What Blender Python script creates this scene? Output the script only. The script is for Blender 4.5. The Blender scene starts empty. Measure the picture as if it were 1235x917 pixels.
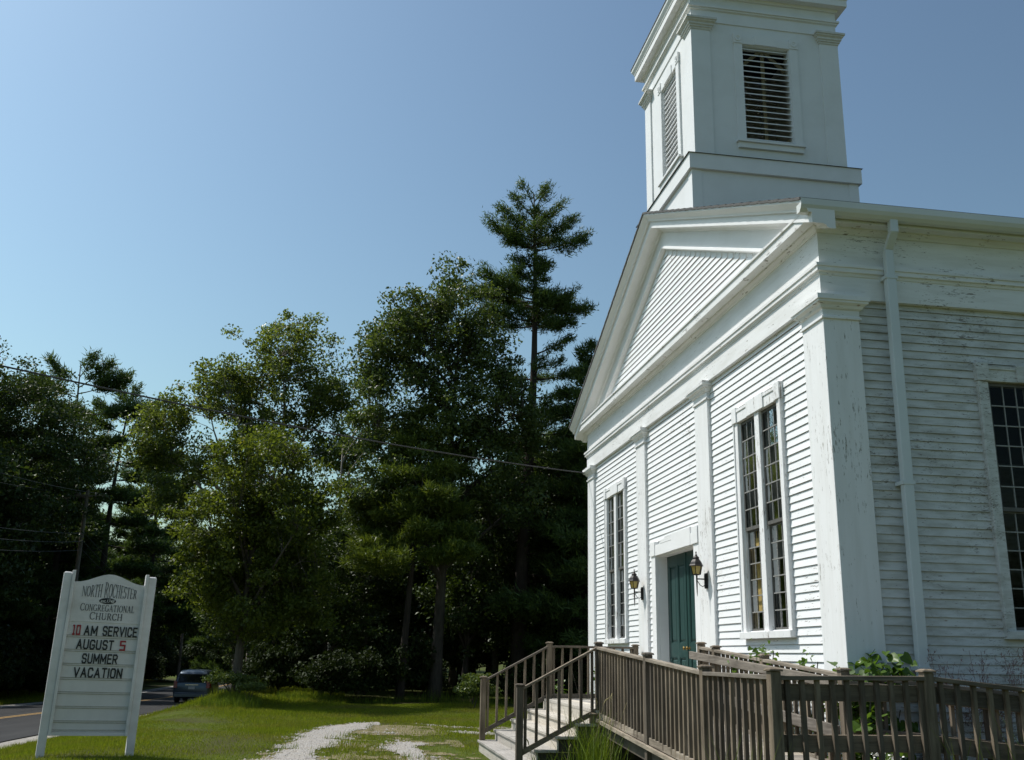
import bpy, bmesh, math, random
import numpy as np
from mathutils import Vector, Matrix, Euler
R_ = math.radians
scene = bpy.context.scene
COL = scene.collection
rng = np.random.default_rng(7)
random.seed(7)

# ------------------------------------------------------------------ camera
cam_data = bpy.data.cameras.new('camera')
cam = bpy.data.objects.new('camera', cam_data); COL.objects.link(cam)
cam_data.sensor_width = 36.0
cam_data.sensor_fit = 'HORIZONTAL'
cam_data.lens = 1191.99 / 1235.0 * 36.0
cam_data.clip_start = 0.1; cam_data.clip_end = 3000.0
CR = Vector((0.16351845, 0.98638233, 0.01765239))
CU = Vector((0.26269054, -0.06078106, 0.96296383))
CF = Vector((-0.95092344, 0.15282524, 0.26905214))
M = Matrix(((CR.x, CU.x, -CF.x, 10.0), (CR.y, CU.y, -CF.y, -5.2042), (CR.z, CU.z, -CF.z, 1.55), (0, 0, 0, 1)))
cam.matrix_world = M
scene.camera = cam

# ------------------------------------------------------------------ light
SUN_DIR = Vector((-0.6, -1.0, 1.8)).normalized()
world = bpy.data.worlds.new('World'); scene.world = world; world.use_nodes = True
wn = world.node_tree; wn.nodes.clear()
wo = wn.nodes.new('ShaderNodeOutputWorld'); bg = wn.nodes.new('ShaderNodeBackground')
sky = wn.nodes.new('ShaderNodeTexSky'); sky.sky_type = 'NISHITA'; sky.sun_disc = False
sky.sun_elevation = math.asin(SUN_DIR.z); sky.sun_rotation = math.atan2(SUN_DIR.x, SUN_DIR.y)
sky.air_density = 1.5; sky.dust_density = 1.7; sky.ozone_density = 3.0; sky.altitude = 0
bg.inputs['Strength'].default_value = 0.05
sgm = wn.nodes.new('ShaderNodeGamma'); sgm.inputs[1].default_value = 1.65
shs = wn.nodes.new('ShaderNodeHueSaturation'); shs.inputs['Saturation'].default_value = 0.80; shs.inputs['Value'].default_value = 0.79
wn.links.new(sky.outputs[0], sgm.inputs[0]); wn.links.new(sgm.outputs[0], shs.inputs['Color']); stn = wn.nodes.new('ShaderNodeMix'); stn.data_type = 'RGBA'; stn.blend_type = 'MULTIPLY'; stn.inputs[0].default_value = 1.0; stn.inputs[7].default_value = (0.965, 1.085, 0.985, 1)
wn.links.new(shs.outputs[0], stn.inputs[6]); wn.links.new(stn.outputs[2], bg.inputs[0]); wn.links.new(bg.outputs[0], wo.inputs[0])
sl = bpy.data.lights.new('sun', 'SUN'); sl.energy = 4.9; sl.angle = R_(0.5); sl.color = (1.0, 0.965, 0.91)
sun = bpy.data.objects.new('sun', sl); COL.objects.link(sun)
sun.rotation_euler = SUN_DIR.to_track_quat('Z', 'Y').to_euler()
sun.location = (0, -20, 40)
scene.view_settings.view_transform = 'Standard'; scene.view_settings.look = 'None'
scene.view_settings.exposure = -0.10; scene.view_settings.gamma = 1.0
scene.view_settings.use_curve_mapping = False
scene.render.engine = 'CYCLES'
scene.cycles.max_bounces = 6; scene.cycles.diffuse_bounces = 3; scene.cycles.glossy_bounces = 3
scene.cycles.transmission_bounces = 4; scene.cycles.transparent_max_bounces = 8
scene.cycles.use_denoising = True
scene.cycles.sample_clamp_indirect = 4.0

# ------------------------------------------------------------------ materials
def nmat(name):
    m = bpy.data.materials.new(name); m.use_nodes = True
    nt = m.node_tree; b = nt.nodes['Principled BSDF']
    return m, nt, b
def N(nt, typ, **kw):
    n = nt.nodes.new(typ)
    for k, v in kw.items():
        if k in n.inputs: n.inputs[k].default_value = v
        else: setattr(n, k, v)
    return n
def coords(nt, scale=(1, 1, 1), kind='Object'):
    t = nt.nodes.new('ShaderNodeTexCoord'); mp = nt.nodes.new('ShaderNodeMapping')
    mp.inputs['Scale'].default_value = scale
    nt.links.new(t.outputs[kind], mp.inputs[0]); return mp.outputs[0]
def noise(nt, vec, scale, detail=4, rough=0.55):
    n = N(nt, 'ShaderNodeTexNoise'); n.inputs['Scale'].default_value = scale
    n.inputs['Detail'].default_value = detail; n.inputs['Roughness'].default_value = rough
    nt.links.new(vec, n.inputs['Vector']); return n.outputs['Fac']
def ramp(nt, fac, stops):
    r = nt.nodes.new('ShaderNodeValToRGB'); e = r.color_ramp.elements
    while len(e) < len(stops): e.new(0.5)
    for i, (p, c) in enumerate(stops):
        e[i].position = p; e[i].color = (*c, 1) if len(c) == 3 else c
    nt.links.new(fac, r.inputs[0]); return r.outputs[0]
def mix(nt, fac, a, b, typ='MIX'):
    m = nt.nodes.new('ShaderNodeMix'); m.data_type = 'RGBA'; m.blend_type = typ
    for s, v in ((0, fac), (6, a), (7, b)):
        if hasattr(v, 'is_linked') or hasattr(v, 'links'): nt.links.new(v, m.inputs[s])
        else: m.inputs[s].default_value = v if s == 0 else (*v, 1)
    return m.outputs[2]
def mathn(nt, op, a, b=0.0):
    m = nt.nodes.new('ShaderNodeMath'); m.operation = op
    for i, v in enumerate((a, b)):
        if hasattr(v, 'links'): nt.links.new(v, m.inputs[i])
        else: m.inputs[i].default_value = v
    return m.outputs[0]
def bump(nt, b, h, strength=0.3, dist=0.01):
    n = nt.nodes.new('ShaderNodeBump'); n.inputs['Strength'].default_value = strength
    n.inputs['Distance'].default_value = dist
    nt.links.new(h, n.inputs['Height']); nt.links.new(n.outputs[0], b.inputs['Normal'])
def simple(name, col, rough=0.6, metal=0.0, var=0.15, scale=6.0, spec=0.5):
    m, nt, b = nmat(name)
    f = noise(nt, coords(nt), scale, 5)
    c = ramp(nt, f, [(0.25, tuple(x * (1 - var) for x in col)), (0.75, tuple(min(1, x * (1 + var)) for x in col))])
    nt.links.new(c, b.inputs['Base Color']); b.inputs['Roughness'].default_value = rough
    b.inputs['Metallic'].default_value = metal
    b.inputs['Specular IOR Level'].default_value = spec
    return m
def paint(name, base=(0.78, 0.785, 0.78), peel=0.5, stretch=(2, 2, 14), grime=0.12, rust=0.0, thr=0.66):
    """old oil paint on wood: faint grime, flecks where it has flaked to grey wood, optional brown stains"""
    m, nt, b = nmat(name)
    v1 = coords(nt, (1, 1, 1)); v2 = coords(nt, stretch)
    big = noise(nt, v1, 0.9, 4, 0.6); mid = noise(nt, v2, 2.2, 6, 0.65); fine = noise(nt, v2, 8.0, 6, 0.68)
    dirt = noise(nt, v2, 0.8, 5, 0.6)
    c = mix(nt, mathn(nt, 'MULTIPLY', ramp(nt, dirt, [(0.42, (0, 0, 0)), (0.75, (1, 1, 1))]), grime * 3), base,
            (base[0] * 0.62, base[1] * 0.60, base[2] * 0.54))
    amount = mathn(nt, 'ADD', mathn(nt, 'MULTIPLY', mid, 0.46), mathn(nt, 'MULTIPLY', fine, 0.54))
    amount = mathn(nt, 'ADD', amount, mathn(nt, 'MULTIPLY', mathn(nt, 'SUBTRACT', big, 0.5), 0.35))
    t = thr - 0.05 * peel
    mask = ramp(nt, amount, [(t, (0, 0, 0)), (t + 0.012, (1, 1, 1))])
    wood = ramp(nt, fine, [(0.3, (0.10, 0.085, 0.07)), (0.7, (0.30, 0.27, 0.235))])
    c = mix(nt, mask, c, wood)
    if rust > 0:
        r = noise(nt, coords(nt, (1.0, 1.0, 4.0)), 5.5, 5, 0.6)
        rm = ramp(nt, r, [(0.70 - rust * 0.1, (0, 0, 0)), (0.78 - rust * 0.1, (1, 1, 1))])
        c = mix(nt, mathn(nt, 'MULTIPLY', rm, 0.8), c, (0.22, 0.105, 0.04))
    nt.links.new(c, b.inputs['Base Color']); b.inputs['Roughness'].default_value = 0.55
    b.inputs['Specular IOR Level'].default_value = 0.3
    bump(nt, b, mathn(nt, 'SUBTRACT', fine, mask), 0.25, 0.003)
    return m
def wood(name, lo, hi, axis='x', rough=0.85):
    m, nt, b = nmat(name)
    st = {'x': (1.2, 16, 16), 'y': (16, 1.2, 16), 'z': (16, 16, 1.2)}[axis]
    g = noise(nt, coords(nt, st), 1.6, 6, 0.7); big = noise(nt, coords(nt), 2.5, 4)
    f = mathn(nt, 'ADD', mathn(nt, 'MULTIPLY', g, 0.65), mathn(nt, 'MULTIPLY', big, 0.35))
    c = ramp(nt, f, [(0.3, lo), (0.52, tuple((a + c_) / 2 for a, c_ in zip(lo, hi))), (0.7, hi)])
    oi = nt.nodes.new('ShaderNodeObjectInfo')
    tone = ramp(nt, oi.outputs['Random'], [(0.0, (0.66, 0.66, 0.68)), (0.5, (0.95, 0.93, 0.9)), (1.0, (1.25, 1.2, 1.12))])
    c = mix(nt, 1.0, c, tone, 'MULTIPLY')
    nt.links.new(c, b.inputs['Base Color']); b.inputs['Roughness'].default_value = rough
    b.inputs['Specular IOR Level'].default_value = 0.2
    bump(nt, b, g, 0.5, 0.004)
    return m
def leafmat(name, lo, hi, trans=0.3, rough=0.45, spec=0.4, hue=None, dry=None):
    m, nt, b = nmat(name)
    g = nt.nodes.new('ShaderNodeNewGeometry')
    f = mathn(nt, 'ADD', mathn(nt, 'MULTIPLY', g.outputs['Random Per Island'], 0.6),
              mathn(nt, 'MULTIPLY', noise(nt, coords(nt), 0.9, 3), 0.5))
    stops = [(0.15, lo), (0.85, hi)]
    if hue: stops.append((0.97, hue))
    c = ramp(nt, f, stops)
    if dry:
        dm = noise(nt, coords(nt), 0.55, 6, 0.65)
        c = mix(nt, ramp(nt, dm, [(0.46, (0, 0, 0)), (0.68, (0.85, 0.85, 0.85))]), c, dry)
    nt.links.new(c, b.inputs['Base Color']); b.inputs['Roughness'].default_value = rough
    b.inputs['Specular IOR Level'].default_value = spec
    t = nt.nodes.new('ShaderNodeBsdfTranslucent')
    nt.links.new(mix(nt, 1.0, c, (1.25, 1.2, 0.6), 'MULTIPLY'), t.inputs[0])
    ms = nt.nodes.new('ShaderNodeMixShader'); ms.inputs[0].default_value = trans
    nt.links.new(b.outputs[0], ms.inputs[1]); nt.links.new(t.outputs[0], ms.inputs[2])
    nt.links.new(ms.outputs[0], nt.nodes['Material Output'].inputs[0])
    return m

MT = {}
MT['paint_front'] = paint('white_clapboard_paint', (0.80, 0.805, 0.81), 0.25, (2.0, 6, 16), 0.05, thr=0.625)
MT['paint_side'] = paint('weathered_shaded_clapboard_paint', (0.64, 0.645, 0.63), 0.5, (9, 3.2, 15), 0.34, 0.15, thr=0.606)  # weathered and flaking; base also darkened to deepen the side wall's shade
MT['paint_trim'] = paint('white_trim_paint', (0.80, 0.80, 0.80), 0.35, (10, 10, 1.3), 0.09, thr=0.606)
MT['paint_trim_h'] = paint('white_entablature_paint', (0.79, 0.79, 0.785), 0.45, (1.6, 1.6, 12), 0.14, 0.35, thr=0.620)
MT['grime'] = simple('grimy_shaded_board_edge', (0.20, 0.17, 0.125), 0.9, 0, 0.35, 18)  # board grime that also paints in the shade line under each board
MT['soil'] = simple('worn_dirt', (0.150, 0.122, 0.062), 0.95, 0, 0.45, 5)
MT['paint_clean'] = paint('smooth_white_paint', (0.80, 0.80, 0.80), 0.0, (2, 2, 4), 0.05, thr=0.80)
MT['paint_tower'] = paint('tower_white_paint', (0.77, 0.775, 0.775), 0.0, (3, 3, 3), 0.06, thr=0.78)
MT['gutter'] = simple('gutter_enamel', (0.66, 0.67, 0.64), 0.4, 0, 0.06, 2)
MT['downspout'] = simple('downspout_enamel', (0.62, 0.66, 0.67), 0.4, 0, 0.06, 2)
MT['door'] = simple('green_door_paint', (0.018, 0.052, 0.047), 0.42, 0, 0.12, 9)
MT['dark'] = simple('dark_interior', (0.02, 0.019, 0.017), 0.9)
MT['iron'] = simple('dark_lantern_metal', (0.030, 0.027, 0.026), 0.45, 0.6, 0.3, 30)
MT['brass'] = simple('aged_brass', (0.30, 0.2, 0.07), 0.4, 0.9)
MT['lead'] = simple('leaded_came', (0.27, 0.265, 0.25), 0.55, 0.1, 0.3, 40)
MT['sash'] = simple('sash_paint_dark', (0.10, 0.095, 0.085), 0.6, 0, 0.3, 20)
MT['louver'] = simple('louver_paint', (0.62, 0.61, 0.57), 0.6, 0, 0.12, 12)
MT['brace'] = wood('raw_brace_wood', (0.30, 0.26, 0.19), (0.5, 0.45, 0.35), 'z')
MT['rail'] = wood('weathered_railing_wood', (0.055, 0.043, 0.032), (0.27, 0.225, 0.175), 'z')
MT['railx'] = wood('weathered_rail_wood_long', (0.075, 0.060, 0.046), (0.40, 0.355, 0.30), 'x')
MT['raily'] = wood('weathered_rail_wood_cross', (0.065, 0.052, 0.040), (0.30, 0.255, 0.205), 'y')
MT['tread'] = wood('grey_tread_boards', (0.34, 0.315, 0.28), (0.58, 0.55, 0.51), 'x')
MT['deckx'] = wood('grey_ramp_boards', (0.20, 0.18, 0.155), (0.40, 0.37, 0.33), 'y')
MT['stringer'] = wood('dark_stringer_wood', (0.05, 0.043, 0.036), (0.13, 0.115, 0.1), 'y')
MT['sign'] = paint('sign_board_paint', (0.68, 0.67, 0.665), 0.0, (3, 3, 5), 0.18, thr=0.76)
MT['sign_panel'] = simple('letter_panel_white', (0.625, 0.615, 0.605), 0.45, 0, 0.06, 5)
MT['track'] = simple('letter_track_dirty', (0.33, 0.315, 0.26), 0.6, 0, 0.3, 25)
MT['black'] = simple('black_letters', (0.012, 0.013, 0.014), 0.5)
MT['navy'] = simple('header_lettering', (0.045, 0.045, 0.05), 0.6)
MT['red'] = simple('red_letters', (0.30, 0.015, 0.02), 0.5)
MT['white_letter'] = simple('white_letters', (0.6, 0.6, 0.58), 0.5)
MT['pole'] = wood('utility_pole_wood', (0.10, 0.085, 0.07), (0.24, 0.21, 0.18), 'z')
MT['metal'] = simple('galvanised_metal', (0.35, 0.36, 0.37), 0.45, 0.5)
MT['wire'] = simple('wire_jacket', (0.03, 0.03, 0.032), 0.6)
MT['van'] = simple('van_paint', (0.085, 0.11, 0.145), 0.28, 0.5, 0.05, 2)
MT['tyre'] = simple('tyre_rubber', (0.015, 0.015, 0.016), 0.8)
MT['tail'] = simple('tail_lamp_red', (0.28, 0.012, 0.015), 0.2)
MT['chrome'] = simple('chrome_trim', (0.65, 0.66, 0.68), 0.15, 1.0, 0.03)
MT['vglass'] = simple('dark_car_glass', (0.008, 0.01, 0.014), 0.05, 0, 0.05)
MT['plate'] = simple('plate_white', (0.55, 0.56, 0.6), 0.5)
MT['bark_pine'] = wood('pine_bark', (0.035, 0.028, 0.024), (0.115, 0.095, 0.08), 'z', 0.95)
MT['bark_oak'] = wood('oak_bark', (0.045, 0.04, 0.034), (0.15, 0.135, 0.115), 'z', 0.95)
MT['bark_grey'] = wood('pale_dead_bark', (0.16, 0.145, 0.13), (0.36, 0.335, 0.31), 'z', 0.95)
MT['stone'] = simple('granite_foundation', (0.30, 0.29, 0.275), 0.85, 0, 0.35, 7)
MT['shingle'] = simple('roof_shingles', (0.085, 0.082, 0.08), 0.9, 0, 0.35, 14)
MT['curtain'] = simple('faded_curtain', (0.13, 0.125, 0.115), 0.9, 0, 0.35, 5)
MT['curtain_tan'] = simple('tan_blind', (0.62, 0.42, 0.15), 0.9, 0, 0.15, 5)
MT['flower'] = simple('white_petals', (0.75, 0.75, 0.72), 0.7)
MT['seed'] = simple('reddish_seed_heads', (0.23, 0.13, 0.12), 0.9, 0, 0.3, 20)
MT['straw'] = simple('straw_seed_heads', (0.30, 0.25, 0.12), 0.9, 0, 0.3, 20)

m, nt, b = nmat('window_glass'); MT['glass'] = m
tr = nt.nodes.new('ShaderNodeBsdfTransparent'); tr.inputs[0].default_value = (0.80, 0.83, 0.82, 1)
gl = nt.nodes.new('ShaderNodeBsdfGlossy'); gl.inputs['Roughness'].default_value = 0.03
fr = nt.nodes.new('ShaderNodeFresnel'); fr.inputs[0].default_value = 1.22
wv = noise(nt, coords(nt), 5.0, 3)
bp = nt.nodes.new('ShaderNodeBump'); bp.inputs['Strength'].default_value = 0.25; bp.inputs['Distance'].default_value = 0.02
nt.links.new(wv, bp.inputs['Height']); nt.links.new(bp.outputs[0], gl.inputs['Normal'])
ms = nt.nodes.new('ShaderNodeMixShader'); nt.links.new(fr.outputs[0], ms.inputs[0])
nt.links.new(tr.outputs[0], ms.inputs[1]); nt.links.new(gl.outputs[0], ms.inputs[2])
nt.links.new(ms.outputs[0], nt.nodes['Material Output'].inputs[0])
m, nt, b = nmat('amber_lantern_glass'); MT['amber'] = m
b.inputs['Base Color'].default_value = (0.55, 0.45, 0.17, 1); b.inputs['Roughness'].default_value = 0.25
trl = nt.nodes.new('ShaderNodeBsdfTranslucent'); trl.inputs[0].default_value = (0.75, 0.62, 0.22, 1)
ms = nt.nodes.new('ShaderNodeMixShader'); ms.inputs[0].default_value = 0.5
nt.links.new(b.outputs[0], ms.inputs[1]); nt.links.new(trl.outputs[0], ms.inputs[2])
nt.links.new(ms.outputs[0], nt.nodes['Material Output'].inputs[0])

# foliage
MT['leaf_oak'] = leafmat('oak_leaves', (0.028, 0.054, 0.012), (0.115, 0.155, 0.042), 0.40, 0.40, 0.34)
MT['leaf_maple'] = leafmat('maple_leaves', (0.040, 0.064, 0.010), (0.135, 0.170, 0.028), 0.50, 0.45, 0.30, (0.22, 0.18, 0.025))
MT['leaf_ash'] = leafmat('broad_leaves', (0.042, 0.07, 0.013), (0.175, 0.22, 0.05), 0.50, 0.40, 0.45)
MT['leaf_dark'] = leafmat('dark_wood_leaves', (0.018, 0.036, 0.008), (0.07, 0.105, 0.024), 0.30, 0.45, 0.30)
MT['leaf_under'] = leafmat('shaded_undergrowth_leaves', (0.010, 0.020, 0.005), (0.036, 0.054, 0.013), 0.20, 0.6, 0.15)  # leaf colour darkened to stand for the shade under the trees
MT['needle'] = leafmat('pine_needles', (0.024, 0.055, 0.018), (0.1, 0.15, 0.038), 0.34, 0.50, 0.25)
MT['needle_lit'] = leafmat('sunlit_pine_needles', (0.046, 0.082, 0.014), (0.145, 0.185, 0.03), 0.32, 0.50, 0.25)  # brighter copy of the pine needles, sunlight put into the colour
MT['bush'] = leafmat('bush_leaves', (0.0495, 0.0825, 0.0154), (0.1320, 0.1760, 0.0440), 0.35, 0.45, 0.4)
MT['vine'] = leafmat('vine_leaves', (0.050, 0.105, 0.014), (0.11, 0.19, 0.03), 0.42, 0.4, 0.4)
MT['grass'] = leafmat('grass_blades', (0.105, 0.150, 0.010), (0.220, 0.270, 0.024), 0.38, 0.60, 0.10, (0.28, 0.23, 0.07), dry=(0.20, 0.185, 0.05))
MT['weed'] = leafmat('weed_blades', (0.07, 0.115, 0.012), (0.155, 0.215, 0.028), 0.38, 0.55, 0.15)

# ground, road, gravel
m, nt, b = nmat('lawn_soil'); MT['ground'] = m
v = coords(nt)
f = noise(nt, v, 0.35, 5, 0.6); f2 = noise(nt, v, 6.0, 6, 0.7)
c = ramp(nt, f2, [(0.3, (0.030, 0.044, 0.006)), (0.55, (0.070, 0.092, 0.014)), (0.75, (0.115, 0.100, 0.035))])
c = mix(nt, ramp(nt, f, [(0.45, (0, 0, 0)), (0.62, (1, 1, 1))]), c, (0.052, 0.050, 0.020))
nt.links.new(c, b.inputs['Base Color']); b.inputs['Roughness'].default_value = 0.95
b.inputs['Specular IOR Level'].default_value = 0.1
bump(nt, b, f2, 0.6, 0.03)
m, nt, b = nmat('asphalt'); MT['road'] = m
v = coords(nt); f = noise(nt, v, 60, 3); f2 = noise(nt, coords(nt, (0.15, 1, 1)), 1.5, 5)
c = ramp(nt, mathn(nt, 'ADD', mathn(nt, 'MULTIPLY', f, 0.4), mathn(nt, 'MULTIPLY', f2, 0.6)), [(0.35, (0.028, 0.028, 0.029)), (0.65, (0.048, 0.048, 0.048))])
nt.links.new(c, b.inputs['Base Color']); b.inputs['Roughness'].default_value = 0.9; b.inputs['Specular IOR Level'].default_value = 0.12; bump(nt, b, f, 0.3, 0.01)
MT['lane'] = simple('yellow_lane_paint', (0.34, 0.20, 0.05), 0.8, 0, 0.25, 4)
MT['edge'] = simple('white_lane_paint', (0.5, 0.5, 0.48), 0.8, 0, 0.25, 4)
MT['verge'] = simple('sandy_shoulder', (0.26, 0.24, 0.21), 0.95, 0, 0.35, 9)
m, nt, b = nmat('crushed_gravel'); MT['gravel'] = m
v = coords(nt)
vo = N(nt, 'ShaderNodeTexVoronoi'); vo.inputs['Scale'].default_value = 45; nt.links.new(v, vo.inputs['Vector'])
f2 = noise(nt, v, 3.0, 6, 0.7)
c = ramp(nt, vo.outputs['Distance'], [(0.0, (0.36, 0.335, 0.305)), (0.55, (0.328, 0.308, 0.289)), (0.9, (0.16, 0.145, 0.125))])
c = mix(nt, ramp(nt, f2, [(0.45, (0, 0, 0)), (0.75, (1, 1, 1))]), c, (0.30, 0.265, 0.22))
nt.links.new(c, b.inputs['Base Color']); b.inputs['Roughness'].default_value = 0.95
bump(nt, b, vo.outputs['Distance'], 0.7, -0.02)

# ------------------------------------------------------------------ mesh helpers
class MB:
    def __init__(s): s.v = []; s.f = []
    def add(s, vs, fs):
        o = len(s.v); s.v += [tuple(map(float, q)) for q in vs]; s.f += [tuple(i + o for i in f) for f in fs]; return s
    def box(s, x0, y0, z0, x1, y1, z1, T=None):
        P = [(x0, y0, z0), (x1, y0, z0), (x1, y1, z0), (x0, y1, z0), (x0, y0, z1), (x1, y0, z1), (x1, y1, z1), (x0, y1, z1)]
        if T: P = [T(*q) for q in P]
        return s.add(P, [(0, 3, 2, 1), (4, 5, 6, 7), (0, 1, 5, 4), (1, 2, 6, 5), (2, 3, 7, 6), (3, 0, 4, 7)])
    def hexa(s, P):
        return s.add(P, [(0, 3, 2, 1), (4, 5, 6, 7), (0, 1, 5, 4), (1, 2, 6, 5), (2, 3, 7, 6), (3, 0, 4, 7)])
    def quad(s, a, b, c, d): return s.add([a, b, c, d], [(0, 1, 2, 3)])
    def prism(s, prof, A, B):
        """prof: list of points; A(p), B(p) place the two ends"""
        n = len(prof); P = [A(q) for q in prof] + [B(q) for q in prof]
        F = [(i, (i + 1) % n, n + (i + 1) % n, n + i) for i in range(n)]
        F += [tuple(range(n))[::-1], tuple(range(n, 2 * n))]
        return s.add(P, F)
    def ring(s, x0, x1, y0, y1, prof):
        """sweep closed profile [(out,z)] round a plan rectangle with mitred corners"""
        n = len(prof); P = []
        for (o, z) in prof:
            P += [(x0 - o, y0 - o, z), (x1 + o, y0 - o, z), (x1 + o, y1 + o, z), (x0 - o, y1 + o, z)]
        F = []
        for i in range(n):
            j = (i + 1) % n
            for k in range(4):
                l = (k + 1) % 4
                F.append((4 * i + k, 4 * i + l, 4 * j + l, 4 * j + k))
        return s.add(P, F)
    def tube(s, pts, rad, n=6, cap=True):
        pts = [Vector(q) for q in pts]
        if not hasattr(rad, '__len__'): rad = [rad] * len(pts)
        P = []; up0 = None
        for i, q in enumerate(pts):
            d = (pts[min(i + 1, len(pts) - 1)] - pts[max(i - 1, 0)])
            if d.length < 1e-9: d = Vector((0, 0, 1))
            d.normalize()
            a = Vector((0, 0, 1)) if abs(d.z) < 0.9 else Vector((1, 0, 0))
            if up0 is not None and up0.cross(d).length > 0.05: a = up0
            e1 = a.cross(d).normalized(); e2 = d.cross(e1); up0 = e2.cross(Vector((0, 0, 0))) if False else a
            for k in range(n):
                t = 2 * math.pi * k / n
                P.append(q + e1 * (math.cos(t) * rad[i]) + e2 * (math.sin(t) * rad[i]))
        F = []
        for i in range(len(pts) - 1):
            for k in range(n):
                l = (k + 1) % n
                F.append((i * n + k, i * n + l, (i + 1) * n + l, (i + 1) * n + k))
        if cap:
            F.append(tuple(range(n))[::-1]); F.append(tuple(range((len(pts) - 1) * n, len(pts) * n)))
        return s.add(P, F)
    def lathe(s, prof, cx, cy, n=12):
        P = []
        for (r, z) in prof:
            for k in range(n):
                t = 2 * math.pi * (k + 0.5) / n; P.append((cx + r * math.cos(t), cy + r * math.sin(t), z))
        F = []
        for i in range(len(prof) - 1):
            for k in range(n):
                l = (k + 1) % n; F.append((i * n + k, i * n + l, (i + 1) * n + l, (i + 1) * n + k))
        F.append(tuple(range(n))[::-1]); F.append(tuple(range((len(prof) - 1) * n, len(prof) * n)))
        return s.add(P, F)
    def build(s, name, mat, parent=None, off=(0, 0, 0), smooth=False, bevel=0):
        me = bpy.data.meshes.new(name)
        ox, oy, oz = off
        me.from_pydata([(x - ox, y - oy, z - oz) for x, y, z in s.v], [], s.f)
        bm = bmesh.new(); bm.from_mesh(me); bmesh.ops.recalc_face_normals(bm, faces=bm.faces); bm.to_mesh(me); bm.free()
        mats = mat if isinstance(mat, (list, tuple)) else [mat]
        for q in mats: me.materials.append(q)
        if smooth:
            for p in me.polygons: p.use_smooth = True
        o = bpy.data.objects.new(name, me); COL.objects.link(o)
        if parent is not None: o.parent = parent
        if bevel:
            md = o.modifiers.new('bevel', 'BEVEL'); md.width = bevel; md.segments = 1; md.limit_method = 'ANGLE'
        return o
def np_mesh(name, V, F, mat, parent=None, smooth=False):
    """V (n,3) array, F (m,k) array, all faces with k corners"""
    me = bpy.data.meshes.new(name); V = np.asarray(V, np.float32); F = np.asarray(F, np.int32)
    k = F.shape[1]
    me.vertices.add(len(V)); me.vertices.foreach_set('co', V.ravel())
    me.loops.add(F.size); me.loops.foreach_set('vertex_index', F.ravel())
    me.polygons.add(len(F)); me.polygons.foreach_set('loop_start', np.arange(0, F.size, k, dtype=np.int32))
    me.polygons.foreach_set('loop_total', np.full(len(F), k, np.int32))
    if smooth: me.polygons.foreach_set('use_smooth', np.ones(len(F), bool))
    me.update(); me.validate()
    mats = mat if isinstance(mat, (list, tuple)) else [mat]
    for q in mats: me.materials.append(q)
    o = bpy.data.objects.new(name, me); COL.objects.link(o)
    if parent is not None: o.parent = parent
    return o
def tag(o, label=None, cat=None, group=None, kind=None):
    if label: o['label'] = label
    if cat: o['category'] = cat
    if group: o['group'] = group
    if kind: o['kind'] = kind
    return o
def thing(name, label, cat, loc=(0, 0, 0), rz=0.0, group=None):
    o = bpy.data.objects.new(name, None); COL.objects.link(o); o.empty_display_size = 0.3
    o.location = loc; o.rotation_euler = (0, 0, rz); return tag(o, label, cat, group)
def copy_tree(o, parent=None):
    c = o.copy(); COL.objects.link(c)
    if parent is not None: c.parent = parent
    for ch in [q for q in bpy.data.objects if q.parent == o]: copy_tree(ch, c)
    return c

# ------------------------------------------------------------------ terrain
def sstep(t): t = np.clip(t, 0, 1); return t * t * (3 - 2 * t)
def road_z(x):
    x = np.asarray(x, float)
    z = np.where(x > -15, -0.45 + 0.016 * (x + 15), -0.45 + 0.0215 * (x + 15))
    z = np.where(x < -60, -0.45 + 0.0215 * -45 + 0.006 * (x + 60), z)
    return np.clip(z, -2.6, -0.1)
ROAD_N, ROAD_F = -12.4, -19.6
def ground_z(x, y):
    x = np.asarray(x, float); y = np.asarray(y, float)
    rz = road_z(x) - 0.06
    bump_ = 0.04 * np.sin(x * 0.9 + 1.3) * np.sin(y * 1.1) + 0.03 * np.sin(x * 0.31 + y * 0.43)
    bump_ = bump_ * sstep((-2.2 - y) / 1.5)
    lawn = bump_ + 0.24 * np.exp(-(((x + 22.2) / 1.7) ** 2 + ((y + 8.35) / .9) ** 2))
    t = sstep((y - ROAD_N - 0.2) / 3.3)
    z = rz * (1 - t) + lawn * t
    far = rz + 0.07 + 0.5 * sstep((ROAD_F - 1.5 - y) / 8.0) + 0.9 * sstep((ROAD_F - 10 - y) / 40.0)
    t2 = sstep((ROAD_F - y) / 1.0)
    z = z * (1 - t2) + far * t2
    return z
def gz(x, y): return float(ground_z(x, y))
gx = np.unique(np.concatenate([np.linspace(-600, -70, 28), np.linspace(-70, -30, 41), np.linspace(-30, 14, 120), np.linspace(14, 60, 12), np.linspace(60, 500, 8)]))
gy = np.unique(np.concatenate([np.linspace(-500, -60, 12), np.linspace(-60, -24, 19), np.linspace(-24, 3, 110), np.linspace(3, 60, 16), np.linspace(60, 500, 10)]))
GX, GY = np.meshgrid(gx, gy, indexing='ij'); GZ = ground_z(GX, GY)
V = np.stack([GX, GY, GZ], -1).reshape(-1, 3); nx, ny = len(gx), len(gy)
I, J = np.meshgrid(np.arange(nx - 1), np.arange(ny - 1), indexing='ij'); A = (I * ny + J).ravel()
F = np.stack([A, A + ny, A + ny + 1, A + 1], 1)
tag(np_mesh('ground', V, F, MT['ground'], smooth=True), kind='structure')
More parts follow.
